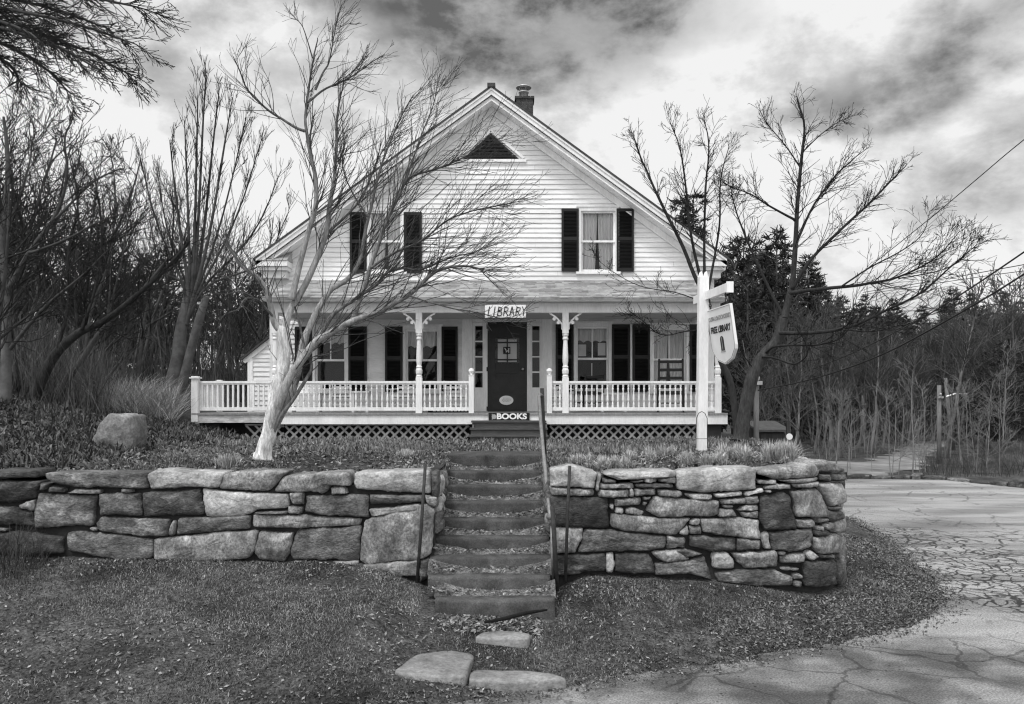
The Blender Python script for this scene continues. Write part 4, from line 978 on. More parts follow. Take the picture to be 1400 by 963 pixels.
# ------------------------------------------------------------------ porch furniture
def chair(name, label, m, slats=4, rocker=False, h=1.02, w=.26, group=None):
    t = thing(name, (0, 0, 0), label, 'chair' if not rocker else 'rocking chair', group)
    sh = .42
    b = MB(); b.obox((0, 0, sh), (w, 0, 0), (0, .23, -.02), (0, 0, .018)); b.build('seat', m, t)
    for s in (-1, 1):
        b = MB(); b.tube([(s * w * .95, -.21, .03), (s * w * .95, -.21, sh + .2)], .022, 8); b.build('leg', m, t)
        b = MB(); b.tube([(s * w * .92, .20, .03), (s * w * .92, .20, sh), (s * w * .90, .30, h)], .022, 8); b.build('leg', m, t)
        b = MB(); b.obox((s * w * .97, .0, sh + .215), (.035, 0, 0), (0, .26, .01), (0, 0, .012)); b.build('armrest', m, t)
        if rocker:
            b = MB(); q = [(s * w * .95, y, .03 + .12 * (y * y)) for y in np.linspace(-.42, .55, 9)]
            for a, c in zip(q[:-1], q[1:]): b.bar(a, c, .03, .04)
            b.build('runner', m, t)
    for k in range(slats):
        z = sh + .14 + (h - sh - .2) * k / (slats - 1); y = .21 + .1 * (z - sh) / (h - sh)
        b = MB(); q = [(x, y + .03 * (1 - (x / w) ** 2), z) for x in np.linspace(-w * .9, w * .9, 7)]
        for a, c in zip(q[:-1], q[1:]): b.bar(a, c, .014, .065)
        b.build('slat', m, t)
    b = MB(); b.tube([(-w * .95, -.21, .2), (w * .95, -.21, .2)], .012, 6); b.tube([(-w * .95, -.21, .2), (-w * .92, .2, .22)], .012, 6); b.tube([(w * .95, -.21, .2), (w * .92, .2, .22)], .012, 6); b.build('stretcher', m, t)
    return t
DPX = lambda px, d: (fx(px, d), d, 2.2)
rk = chair('rocking_chair', 'tall dark ladder back rocking chair on the right end of the porch', DARKWOOD, 4, True, 1.16, .28); rk.location = DPX(917, 17.2); rk.rotation_euler[2] = R(-12)
c1 = chair('porch_chair', 'low white wooden chair on the porch left of the first turned post', WHITE, 3, h=.86); c1.location = DPX(466, 17.5); c1.rotation_euler[2] = R(10); c1.scale = (.8, .8, .8)
for px, rz, lab in ((550, -15, 'low white wooden chair on the porch in front of the middle left window'), (622, 18, 'low white wooden chair on the porch beside the left newel post'), (765, 30, 'low white wooden chair on the porch just right of the wooden steps')):
    c = copy_tree(c1, DPX(px, 17.6), R(rz)); c['label'] = lab
for c in [o for o in COL.objects if o.name.startswith('porch_chair')]: c['group'] = 'white chairs on the porch'
dk = chair('porch_chair', 'small dark chair on the porch below the window with paper notices', DARKWOOD, 3, h=.84); dk.location = DPX(806, 17.7); dk.rotation_euler[2] = R(-30)
def table(label, m, px, d, w, dp, h):
    t = thing('porch_table', DPX(px, d), label, 'table'); x, y, z = DPX(px, d)
    b = MB(); b.box(x - w, x + w, y - dp, y + dp, z + h - .035, z + h); b.build('table_top', m, t)
    for sx in (-1, 1):
        for sy in (-1, 1):
            b = MB(); b.box(x + sx * (w - .05) - .025, x + sx * (w - .05) + .025, y + sy * (dp - .05) - .025, y + sy * (dp - .05) + .025, z, z + h - .037); b.build('leg', m, t)
    b = MB(); b.box(x - w + .06, x + w - .06, y - dp + .06, y + dp - .06, z + .12, z + .14); b.build('shelf', m, t)
table('low white table on the porch between the white chairs', WHITE, 494, 17.5, .2, .2, .46)
table('white side table on the porch left of the rocking chair', WHITE, 838, 17.9, .3, .2, .42)
def bench(label, px, d, w):
    t = thing('porch_bench', DPX(px, d), label, 'bench'); x, y, z = DPX(px, d)
    b = MB(); b.box(x - w, x + w, y - .2, y + .2, z + .38, z + .42); b.build('seat', WHITE, t)
    b = MB()
    b.box(x - w, x + w, y - .19, y - .17, z + .13, z + .37); b.build('apron', WHITE, t)
    b = MB(); b.box(x - w, x + w, y + .2, y + .22, z + .40, z + .62); b.build('backrest', WHITE, t)
    for sx in (-1, 1):
        b = MB(); b.box(x + sx * (w - .03) - .03, x + sx * (w - .03) + .03, y - .17, y + .19, z, z + .37); b.build('leg', WHITE, t)
bench('white slatted bench on the porch behind the leaning pale tree trunk', 418, 17.6, .32)
d = 16.9
mt = thing('wording_board', (fx(615, d), d, 2.2), 'long low dark board with white marks lying on the porch left of the door', 'board')
b = MB(); b.box(fx(585, d), fx(641, d), d, d + .02, 2.205, fz(559, d)); b.build('board', DARKPAINT, mt)
b = MB(); x = fx(592, d)
while x < fx(638, d): l = random.uniform(.03, .06); b.box(x, x + l, d - .004, d - .001, 2.23, 2.26 + random.uniform(0, .02)); x += l + .025
b.build('white_mark', SIGNWHITE, mt)

# ------------------------------------------------------------------ hanging sign on its post
sp = thing('sign_post', P(959, 618, 12.8), 'white wooden post with a pointed shield sign hanging from its arm', 'sign post')
b = MB()
q0, q1 = P(959, 622, 12.8), P(961.5, 379, 12.8); hw = .075
v = []
for q, k in ((q0, 1.), (q1, 1.)):
    v += [q + np.array((sx * hw * k, sy * hw * k, 0)) for sx, sy in ((-1, -1), (1, -1), (1, 1), (-1, 1))]
b.add(v, np.array([(0, 1, 5, 4), (1, 2, 6, 5), (2, 3, 7, 6), (3, 0, 4, 7), (3, 2, 1, 0), (4, 5, 6, 7)])); b.build('post', WHITE, sp)
b = MB()
for sx, sy in ((-1, -1), (1, -1), (1, 1), (-1, 1)): b.lathe([(.034, 0), (.02, .05), (.004, .09)], q1 + np.array((sx * .04, sy * .04, 0)), 4)
b.build('post_top', WHITE, sp)
aA, aB = P(951, 409.5, 13.35), P(997.5, 394.5, 11.75)
dirA = (aB - aA); dirA[2] = 0; dirA /= np.linalg.norm(dirA)
aB[2] = aA[2] = (aA[2] + aB[2]) / 2
ztop = aA[2]
b = MB(); b.bar(aA, aB, .08, .13); b.obox(aB + dirA * .012, dirA * .015, np.cross(dirA, (0, 0, 1)) * .05, np.array((0, 0, 1.)) * .08); b.build('arm', WHITE, sp)
side = np.cross(dirA, (0, 0, 1.))   # out of the face of the sign
if side[1] > 0: side = -side
u0 = P(967.5, 428, 12.78)
s_u = lambda u, z, n=0.: u0 + dirA * u + np.array((0, 0, z)) + side * (n + (z - zt_) * .14)
SWD = 1.05; zt_ = ztop - .235 - u0[2]
outline = [(0, zt_), (SWD, zt_), (SWD, zt_ - .60), (SWD - .02, zt_ - .66), (SWD * .80, zt_ - .80), (SWD * .5, zt_ - .87), (SWD * .2, zt_ - .80), (.02, zt_ - .66), (0, zt_ - .60)]
b = MB(); b.prism([s_u(u, z, .02) for u, z in outline], -side * .04); sg = b.build('sign_panel', SIGNWHITE, sp)
b = MB()
for i in range(len(outline)):
    p, q = outline[i], outline[(i + 1) % len(outline)]
    c = np.array((SWD / 2, zt_ - .45)); p2 = c + (np.array(p) - c) * .955; q2 = c + (np.array(q) - c) * .955
    b.bar(s_u(*p2, .022), s_u(*q2, .022), .006, .006)
b.build('sign_border', GREYTXT, sg)
b = MB()
for u in (.15, .88):
    b = MB()
    for k in range(3):
        z = ztop - .07 - k * .068 - u0[2]; b.tube([s_u(u + .018 * math.cos(t) * (k % 2 == 0), z - .03 * math.sin(t) - .03, .018 * math.cos(t) * (k % 2)) for t in np.linspace(0, 6.28, 9)], .009, 5, cap=False)
    b.build('chain', IRON, sp)
yaw = math.atan2(dirA[1], dirA[0])
if yaw < -math.pi / 2 or yaw > math.pi / 2: pass
STILT = math.atan(.14)
def stext(body, size, u, z, m, sx=1., bold=0.):
    o = text(body, size, s_u(u, z, .024), m, sp, rot=(math.pi / 2 + STILT, 0, yaw), ext=.002, bold=bold, sx=sx); o.parent = sg; return o
stext('SOUTH LONDONDERRY', .088, SWD / 2, zt_ - .16, GREYTXT, 1.05, .003); stext('FREE LIBRARY', .14, SWD / 2, zt_ - .335, BLACK, 1.0, .004)
b = MB(); zd = zt_ - .66
arc_ = [(SWD / 2 - .075, zd), (SWD / 2 + .075, zd), (SWD / 2 + .075, zd + .17)] + [(SWD / 2 + .075 * math.cos(t), zd + .17 + .05 * math.sin(t)) for t in np.linspace(.3, 2.84, 7)] + [(SWD / 2 - .075, zd + .17)]
b.prism([s_u(u, z, .0215) for u, z in arc_], side * .003); b.build('door_emblem', BLACK, sg)
b = MB(); b.bar(s_u(SWD / 2, zd + .01, .0255), s_u(SWD / 2, zd + .20, .0255), .003, .018, up=dirA); b.bar(s_u(SWD / 2 - .1, zd - .015, .0225), s_u(SWD / 2 + .1, zd - .015, .0225), .003, .018); b.build('door_emblem', GREYTXT, sg)
b = MB(); ba = P(959, 600, 12.68); b.tube([ba + np.array((-.09, -.02, -.15)), ba + np.array((-.085, -.02, .32)), ba + np.array((-.05, -.02, .40)), ba + np.array((.0, -.02, .43)), ba + np.array((.05, -.02, .40)), ba + np.array((.085, -.02, .32)), ba + np.array((.09, -.02, -.15))], .006, 5); b.tube([ba + np.array((-.09, -.02, .0)), ba + np.array((.09, -.02, .0))], .004, 5)
tag(b.build('plant_hoop', IRON, smooth=True), 'thin wire hoop standing at the foot of the white sign post', 'wire hoop')
# ------------------------------------------------------------------ trees
def unit(v): return v / (np.linalg.norm(v) + 1e-12)
def smooth_pts(p, it=2):
    p = np.asarray(p, float)
    for _ in range(it):
        q = np.empty((2 * len(p), p.shape[1])); q[0] = p[0]; q[-1] = p[-1]
        q[1:-1:2] = .75 * p[:-1] + .25 * p[1:]; q[2:-1:2] = .25 * p[:-1] + .75 * p[1:]
        p = q
    return p
def grow(b, r, p, d, L, r0, lev, sp):
    """one shoot and its side shoots; sp holds lists by level"""
    n = max(4, min(9, int(L / sp['seg']) + 3)); pts = [p]; d = unit(d)
    for i in range(n):
        d = unit(d + r.normal(size=3) * sp['wob'] + np.array((0, 0, sp['up'])))
        p = p + d * (L / n); pts.append(p)
    pts = np.array(pts); rad = np.linspace(r0, max(r0 * .35, sp['rmin']), n + 1)
    rad = np.maximum(rad, sp['rmin'])
    b.tube(pts, rad, 6 if r0 > .03 else 4 if r0 > .009 else 3, tone=np.clip(.02 + rad * sp['tonek'] * 1.25, 0, 1), cap=False)
    if lev < len(sp['n']):
        for k in range(int(r.poisson(sp['n'][lev]))):
            t = r.uniform(.15, .97); i = min(int(t * n), n - 1); q = pts[i] + (pts[i + 1] - pts[i]) * (t * n - i); dd = unit(pts[i + 1] - pts[i])
            ax = unit(np.cross(dd, r.normal(size=3))); a = r.uniform(*sp['ang'])
            nd = dd * math.cos(a) + ax * math.sin(a)
            grow(b, r, q, nd + np.array(sp.get('bias', (0, 0, 0))), L * r.uniform(*sp['ratio']) * (1.1 - .5 * t), max(sp['rmin'], r0 * .5 * (1 - .4 * t)), lev + 1, sp)
    return pts
def limb_tree(name, base, label, limbs, sp, seed, bark, twig, cat='tree', flare=1.0, trunk_k=1):
    t = thing(name, base, label, cat); r = np.random.default_rng(seed); tb, cb = MB(), MB(); ns_k = sp.get('k', 1.)
    for i, (px, d0, d1, r0, r1, ns, LL) in enumerate(limbs):
        n = len(px); pts = np.array([P(a, c, d0 + (d1 - d0) * k / (n - 1)) for k, (a, c) in enumerate(px)])
        pts = smooth_pts(pts, 2); m = len(pts)
        L = np.hypot(*(np.diff(pts, axis=0).T[[0, 2]])).sum()
        th_ = sp.get('thin', 1.) if i >= trunk_k else 1.
        rad = np.linspace(r0 * (th_ ** .5), r1 * th_, m) ** 1. * (1 + .10 * vnoise(np.arange(m), np.full(m, i), .23, seed))
        for ax_ in range(3): pts[1:-1, ax_] += .035 * min(1, r0 / .03) * vnoise(np.arange(1, m - 1), np.full(m - 2, ax_ * 7.3 + i), .3, seed + ax_)
        if i == 0: rad[:6] *= 1 + .6 * flare * np.exp(-np.arange(6) / 1.6)
        (tb if i < trunk_k else cb).tube(pts, rad, 12 if r0 > .06 else 7, tone=np.clip(.02 + (rad / .085) ** 1.15 * .78, 0, 1) if bark is BARK_PALE else np.clip(.15 + rad * 9, 0, 1))
        cum = np.concatenate([[0], np.cumsum(np.linalg.norm(np.diff(pts, axis=0), axis=1))]); 
        for k in range(int(ns * ns_k)):
            tt = 1 - r.uniform(0, .82) ** 1.35 if i >= trunk_k else r.uniform(.4, 1)
            s = tt * cum[-1]; j = min(np.searchsorted(cum, s, 'right') - 1, m - 2); q = pts[j] + (pts[j + 1] - pts[j]) * ((s - cum[j]) / (cum[j + 1] - cum[j] + 1e-9)); dd = unit(pts[j + 1] - pts[j])
            ax = unit(np.cross(dd, r.normal(size=3))); a = r.uniform(*sp['ang'])
            nd = unit(dd * math.cos(a) + ax * math.sin(a) + np.array(sp.get('bias', (0, 0, 0))))
            grow(cb, r, q, nd, LL * sp.get('len', 1.) * r.uniform(.4, 1.2) * (1.25 - .8 * tt), max(sp['rmin'], min(.009, rad[j] * .42)), 0, sp)
    tb.build('trunk', bark, t, smooth=True); cb.build('crown', twig, t, smooth=True)
    return t

MAIN = [
 ([(359, 632), (362, 612), (369, 592), (373, 562), (378, 535), (386, 512), (388, 476), (388, 448)], 11.25, 11.2, .115, .085, 2, .5),
 ([(366, 600), (374, 575), (384, 545), (398, 510), (414, 490), (430, 467), (453, 456), (482, 439), (506, 430), (530, 420), (560, 405), (583, 381), (602, 367), (630, 362), (660, 370)], 11.25, 10.2, .085, .012, 34, 1.0),
 ([(368, 606), (378, 582), (392, 556), (404, 522), (413, 478)], 11.35, 11.2, .075, .06, 1, .4),
 ([(388, 452), (378, 446), (372, 430), (364, 395), (346, 375), (327, 361), (316, 345), (310, 320)], 11.2, 10.9, .068, .014, 14, .7),
 ([(388, 455), (396, 428), (410, 404), (428, 368), (445, 322), (451, 275), (458, 237), (462, 197), (460, 155), (470, 110)], 11.2, 11.5, .072, .008, 26, .9),
 ([(399, 410), (414, 352), (423, 312), (435, 275), (430, 243), (423, 207), (417, 175), (421, 138), (428, 85), (434, 52)], 11.2, 11.0, .055, .008, 22, .8),
 ([(417, 180), (391, 167), (364, 151), (341, 128), (327, 100), (318, 77)], 11.05, 10.6, .026, .006, 14, .55),
 ([(421, 140), (442, 123), (474, 110), (501, 91), (526, 74)], 11.0, 11.4, .022, .005, 14, .55),
 ([(431, 123), (441, 100), (451, 85), (458, 42), (468, 4)], 11.0, 11.1, .02, .005, 14, .5),
 ([(427, 80), (420, 55), (410, 27), (397, 26)], 11.0, 10.9, .012, .004, 5, .35),
 ([(404, 515), (413, 468), (427, 438), (442, 412), (454, 395), (474, 382), (488, 369), (496, 335), (503, 297), (520, 230), (541, 170), (565, 130)], 11.25, 11.6, .065, .008, 30, 1.0),
 ([(482, 439), (490, 412), (506, 366), (515, 342), (524, 314), (547, 265), (556, 242), (593, 233), (629, 219), (668, 195)], 10.9, 10.6, .042, .007, 36, 1.0),
 ([(547, 265), (560, 230), (572, 195), (590, 150), (598, 120)], 10.8, 11.0, .02, .005, 18, .7),
 ([(430, 467), (445, 445), (452, 433), (470, 417), (490, 405), (513, 392), (526, 374), (548, 366), (575, 372), (610, 352), (650, 345)], 11.15, 10.3, .042, .007, 34, 1.0),
 ([(374, 590), (382, 570), (401, 546), (424, 510), (427, 499), (418, 480), (408, 436), (403, 420)], 11.2, 10.9, .038, .016, 4, .4),
 ([(372, 432), (358, 414), (346, 406), (334, 408), (326, 424), (308, 430), (298, 442)], 11.1, 10.3, .022, .006, 12, .5),
 ([(346, 406), (330, 398), (310, 402), (288, 400), (268, 412)], 10.8, 10.4, .014, .004, 10, .45),
 ([(334, 408), (318, 384), (300, 372), (296, 345)], 10.8, 11.3, .012, .004, 8, .45),
 ([(506, 366), (540, 345), (575, 330), (610, 300), (650, 285), (690, 280)], 10.8, 10.2, .022, .005, 30, .9),
 ([(560, 405), (590, 415), (620, 422), (660, 428), (700, 440)], 10.4, 10.0, .014, .004, 12, .6),
 ([(446, 320), (470, 300), (495, 270), (515, 220), (535, 185)], 11.4, 11.9, .026, .006, 22, .8),
 ([(503, 297), (480, 262), (466, 225), (470, 195)], 11.4, 11.8, .016, .005, 10, .6),
]
SPM = dict(seg=.12, wob=.085, up=.03, n=[2.6, .5], ang=(.3, .85), ratio=(.35, .75), rmin=.0022, tonek=11., bias=(.22, 0., .16), k=1.9, thin=.75, len=1.3)
tree1 = limb_tree('pale_bark_tree', P(359, 628, 11.3), 'leaning bare tree with a forked pale trunk standing in front of the porch', MAIN, SPM, 21, BARK_PALE, BARK_PALE)

RT = [
 ([(1012, 604), (1016, 575), (1023, 533), (1034, 499), (1050, 480), (1062, 466), (1068, 450), (1072, 434)], 15.0, 14.8, .135, .085, 2, .5),
 ([(1072, 436), (1079, 405), (1083, 390), (1088, 332), (1090, 273), (1096, 208), (1101, 170), (1090, 134)], 14.8, 15.0, .085, .010, 26, .9),
 ([(1008, 600), (1005, 560), (998, 520), (986, 495), (972, 455), (964, 420), (960, 395)], 15.1, 15.2, .085, .06, 1, .4),
 ([(960, 398), (952, 384), (931, 332), (904, 278), (886, 240), (877, 219), (864, 181)], 15.2, 15.4, .055, .009, 22, .75),
 ([(961, 396), (956, 372), (944, 327), (939, 262), (931, 208), (916, 166)], 15.2, 15.0, .045, .008, 22, .75),
 ([(962, 396), (963, 350), (963, 262), (972, 200), (960, 155)], 15.2, 15.3, .04, .007, 20, .7),
 ([(964, 410), (974, 370), (985, 300), (984, 250), (996, 200)], 15.2, 15.6, .036, .007, 18, .7),
 ([(1083, 395), (1104, 359), (1142, 321), (1196, 273), (1228, 236), (1241, 224)], 14.8, 14.2, .045, .007, 24, .85),
 ([(1088, 334), (1109, 284), (1142, 240), (1165, 220), (1186, 202)], 14.9, 15.2, .032, .006, 20, .8),
 ([(1096, 210), (1115, 190), (1140, 170), (1165, 158)], 15.0, 15.1, .016, .005, 12, .5),
 ([(1094, 230), (1075, 200), (1050, 172), (1038, 150)], 15.0, 14.8, .018, .005, 14, .6),
 ([(1087, 302), (1055, 284), (1023, 262), (985, 250)], 14.9, 14.5, .03, .006, 20, .75),
 ([(1080, 402), (1105, 397), (1152, 391), (1195, 388), (1228, 381), (1282, 354), (1314, 316)], 14.7, 13.6, .05, .006, 30, .9),
 ([(1066, 456), (1090, 457), (1152, 451), (1206, 429), (1260, 402), (1300, 365), (1336, 335)], 14.7, 13.2, .05, .006, 32, .9),
 ([(1228, 381), (1270, 375), (1310, 362), (1330, 330)], 13.9, 13.4, .014, .004, 12, .6),
 ([(1048, 482), (1060, 473), (1104, 472), (1130, 471), (1147, 464), (1170, 440)], 14.8, 13.6, .032, .007, 10, .6),
 ([(1042, 488), (1062, 490), (1082, 499), (1098, 494), (1106, 484), (1098, 462), (1088, 448)], 14.8, 14.0, .026, .007, 5, .4),
 ([(1072, 436), (1055, 400), (1030, 350), (1010, 300), (1000, 260)], 14.8, 15.3, .045, .007, 22, .8),
 ([(1152, 391), (1190, 365), (1230, 345), (1265, 320), (1272, 288)], 14.3, 14.8, .022, .005, 18, .75),
 ([(1152, 451), (1200, 455), (1240, 440), (1290, 425)], 14.0, 13.5, .018, .004, 16, .7),
 ([(985, 450), (940, 452), (905, 462), (880, 440), (860, 425)], 14.9, 13.6, .016, .005, 16, .6),
 ([(972, 420), (930, 400), (880, 395), (840, 375), (810, 350)], 14.9, 13.8, .014, .004, 14, .6),
 ([(1030, 505), (1012, 480), (1005, 450), (1020, 430)], 14.9, 14.4, .014, .004, 6, .5),
]
SPR = dict(seg=.16, wob=.12, up=.02, k=1.55, len=1.1, n=[3.8, 1.2], ang=(.35, .9), ratio=(.35, .7), thin=.72, rmin=.0030, tonek=8., bias=(.06, 0., .05))
tree2 = limb_tree('spreading_tree', P(1012, 600, 15), 'wide spreading bare tree right of the house behind the hanging sign', RT, SPR, 22, BARK, BARK, trunk_k=1)

LT = [([(228, 590), (236, 530), (243, 490), (247, 455), (252, 425), (258, 385)], 20.5, 20.5, .24, .07, 0, .5), ([(232, 575), (252, 520), (262, 470), (275, 430), (282, 405)], 20.5, 20.3, .14, .08, 2, .8)]
for ex, ey, dd in ((192, 215, 20.), (215, 235, 21.5), (232, 192, 20), (252, 165, 21), (270, 130, 20.4), (281, 100, 20.5), (300, 118, 21), (318, 133, 20), (337, 160, 20.7), (358, 190, 20.), (385, 232, 21), (205, 300, 21.5), (395, 290, 20.)):
    mx_ = 262 + (ex - 262) * .45; my = 330 + (ey - 160) * .35
    LT.append(([(254, 445), (262 + (ex - 262) * .12, 390), (mx_, my), (ex + (262 - ex) * .22, ey + 70), (ex, ey)], 20.5, dd, .075 if 225 < ex < 330 else .05, .010, 16, 1.3))
SPL = dict(seg=.25, wob=.07, up=.06, k=1.5, n=[3., .8], ang=(.25, .6), ratio=(.4, .75), rmin=.0045, thin=.72, tonek=5., bias=(0., 0., .25))
tree3 = limb_tree('vase_tree', P(230, 592, 20.5), 'tall upright bare tree with vase shaped crown left of the porch deck', LT, SPL, 23, BARK_FAR, BARK_FAR, trunk_k=2)

UT = [([(-420, 640), (-400, 300), (-380, -100)], 8.2, 8.2, .22, .16, 0, .5)]
for ex, ey, my, dd in ((203, 14, -20, 8.0), (188, 62, 8, 7.7), (180, 104, 22, 8.3), (140, 98, 30, 7.6), (96, 128, 40, 8.2), (60, 60, 20, 7.4), (120, -30, -60, 8.6), (150, 40, -8, 8.8), (30, 120, 60, 8.9)):
    UT.append(([(-385, -60), (-200, -70 + my * .3), (-60, my - 8), (ex * .55, (ey + my) / 2 - 4), (ex, ey)], 8.2, dd, .036, .005, 34, .55))
SPU = dict(seg=.10, wob=.14, up=-.02, k=2.6, len=1.25, n=[4., 1.3], ang=(.3, .8), ratio=(.35, .7), rmin=.0030, tonek=6., bias=(.15, 0., -.06))
tree4 = limb_tree('overhanging_tree', P(-420, 690, 8.2), 'dark twiggy branches hanging in from a tree beyond the upper left corner', UT, SPU, 24, BARK_FAR, BARK_FAR)

# generic bare forest trees: four of them modelled, the rest copies
def bare_proto(seed, h, spread, lean=0., multi=1, n0=17, tw=(6, 3), up=.05, r0=.085, ratio=(.4, .75), wob=.12, rmin=.006):
    r = np.random.default_rng(seed); tb, cb = MB(), MB()
    sp = dict(seg=.3, wob=wob, up=up, n=list(tw), ang=(.3, .85), ratio=ratio, rmin=rmin, tonek=4., bias=(0, 0, .1))
    for m in range(multi):
        d = np.array((lean + r.normal() * .12 * (multi > 1), r.normal() * .1, 1.)); p = np.array((r.normal() * .2 * (multi > 1), r.normal() * .2 * (multi > 1), -.2)); pts = [p]
        for i in range(10):
            d = unit(d + r.normal(size=3) * .06 + np.array((0, 0, .03))); p = p + d * h / 10 * .8; pts.append(p)
        pts = np.array(pts); rad = np.linspace(r0, r0 * .22, 11) / (1 + .3 * (multi > 1)); rad[0] *= 1.4
        tb.tube(pts, rad, 7, tone=np.clip(.2 + rad * 4, 0, 1))
        for k in range(n0):
            t = r.uniform(.25, 1.); j = min(int(t * 10), 9); q = pts[j] + (pts[j + 1] - pts[j]) * (t * 10 - j); a = r.uniform(0, 6.28); e = r.uniform(.3, 1.3)
            grow(cb, r, q, np.array((math.cos(a), math.sin(a), e)), h * spread * r.uniform(.6, 1.1) * (1.2 - .6 * t), rad[j] * .55, 0, sp)
    return tb, cb
def tree_thing(name, tb, cb, bark, crown, label, cat, group, part='crown'):
    t = thing(name, (0, 0, 0), label, cat, group); tb.build('trunk', bark, t, smooth=True); cb.build(part, crown, t, smooth=part == 'crown' and crown is bark); return t
def hz(x, y):
    return float(h_terr(x, y)) if (x < x_right(y) or y > 26 and x < -7) else float(h_ground(x, y))
LBL_B = 'slender bare tree in the tangled dark woods left of the house'
bare = [tree_thing('bare_tree', *bare_proto(31, 9., .30, .1), BARK_FAR, BARK_FAR, LBL_B, 'tree', 'bare trees in the left woods'),
        tree_thing('bare_tree', *bare_proto(32, 8., .34, .25, 2, 10), BARK_FAR, BARK_FAR, LBL_B, 'tree', 'bare trees in the left woods'),
        tree_thing('bare_tree', *bare_proto(33, 10., .26, -.1, 1, 18), BARK_FAR, BARK_FAR, LBL_B, 'tree', 'bare trees in the left woods'),
        tree_thing('bare_tree', *bare_proto(34, 6., .36, .2, 3, 8), BARK_FAR, BARK_FAR, LBL_B, 'tree', 'bare trees in the left woods')]
r = np.random.default_rng(41)
spots = []
for px, d, k, s in ((-60, 15, 1, .85), (-20, 17, 0, .8), (18, 16, 1, .75), (105, 20, 2, .75), (128, 19, 1, .72), (150, 22, 0, .78), (172, 21, 3, .9), (190, 26, 2, .75), (60, 23, 2, .85), (20, 22, 0, .95), (-30, 23, 2, 1.0), (100, 27, 0, .95), (140, 29, 2, .95),
                    (205, 30, 0, .85), (285, 27, 3, .9), (310, 29, 1, .8), (330, 26, 3, .9), (350, 30, 0, .75), (265, 33, 1, .9), (225, 35, 2, .8), (300, 36, 2, .75), (-50, 13, 3, .8), (170, 34, 2, 1.), (80, 33, 0, 1.1), (30, 30, 1, 1.2), (375, 33, 1, .8), (395, 37, 0, .8), (340, 40, 2, .8), (10, 19, 1, .9), (-70, 19, 2, .9), (115, 18.5, 3, .7)):
    spots.append((px, d, k, s))
used = set()
for px, d, k, s in spots:
    x = (px - CX) * d / F; rz = r.uniform(0, 6.28); s *= r.uniform(.92, 1.08)
    if k not in used: o = bare[k]; used.add(k); o.location = (x, d, hz(x, d)); o.rotation_euler[2] = rz; o.scale = (s, s, s)
    else: copy_tree(bare[k], (x, d, hz(x, d)), rz, s)

# leaning pale trunks at the wood's edge
LEAN = [([(40, 560), (62, 505), (80, 476), (112, 452), (146, 437), (176, 414), (215, 380), (260, 330)], 15.5, 15.0, .11, .02, 26, 1.1)]
SPF = dict(seg=.2, wob=.12, up=.03, n=[3., 1.], ang=(.4, 1.), ratio=(.35, .7), rmin=.005, tonek=5., bias=(.1, 0., .15))
limb_tree('leaning_tree', P(40, 562, 15.5), 'pale trunk leaning sharply right at the edge of the left woods', LEAN + [([(112, 452), (130, 400), (140, 330), (135, 270)], 15.2, 15.6, .035, .008, 18, .9), ([(80, 476), (95, 420), (90, 350), (110, 280), (95, 215)], 15.3, 15.8, .04, .008, 22, .9)], SPF, 51, BARK, BARK)
limb_tree('leaning_tree', P(70, 566, 16.5), 'darker slim trunk leaning right just behind the sharply leaning pale trunk', [([(66, 575), (92, 520), (118, 480), (150, 440), (200, 390), (232, 350)], 16.5, 16.2, .085, .015, 24, 1.0), ([(118, 480), (125, 420), (150, 360), (160, 280), (150, 200)], 16.4, 16.8, .04, .008, 20, .9), ([(30, 460), (60, 400), (110, 350), (150, 330), (190, 300)], 16.5, 16.0, .03, .006, 20, .9)], SPF, 52, BARK_FAR, BARK_FAR)

# budding tree against the sky at the far left
BT = [([(5, 600), (10, 480), (8, 400), (2, 330), (12, 230), (5, 160)], 14.5, 14.5, .10, .02, 24, .8), ([(8, 400), (40, 345), (75, 300), (95, 240), (85, 190), (100, 160)], 14.5, 14.2, .05, .008, 30, .7),
      ([(75, 300), (110, 265), (140, 240), (165, 230)], 14.3, 14.0, .025, .006, 26, .6), ([(2, 330), (30, 260), (45, 210), (40, 170)], 14.5, 14.9, .03, .006, 26, .6), ([(40, 345), (90, 330), (140, 300), (175, 290)], 14.4, 13.9, .03, .006, 26, .7), ([(10, 480), (60, 420), (110, 380), (150, 340)], 14.5, 14.0, .04, .008, 26, .7)]
SPB = dict(seg=.12, wob=.2, up=.02, n=[3.4, 1.4], ang=(.4, 1.1), ratio=(.3, .65), rmin=.0048, tonek=5., bias=(0.05, 0., .1))
limb_tree('budding_tree', P(5, 602, 14.5), 'gnarled dark tree with fine budding twigs at the far left', BT, SPB, 53, BARK_FAR, BARK_FAR)

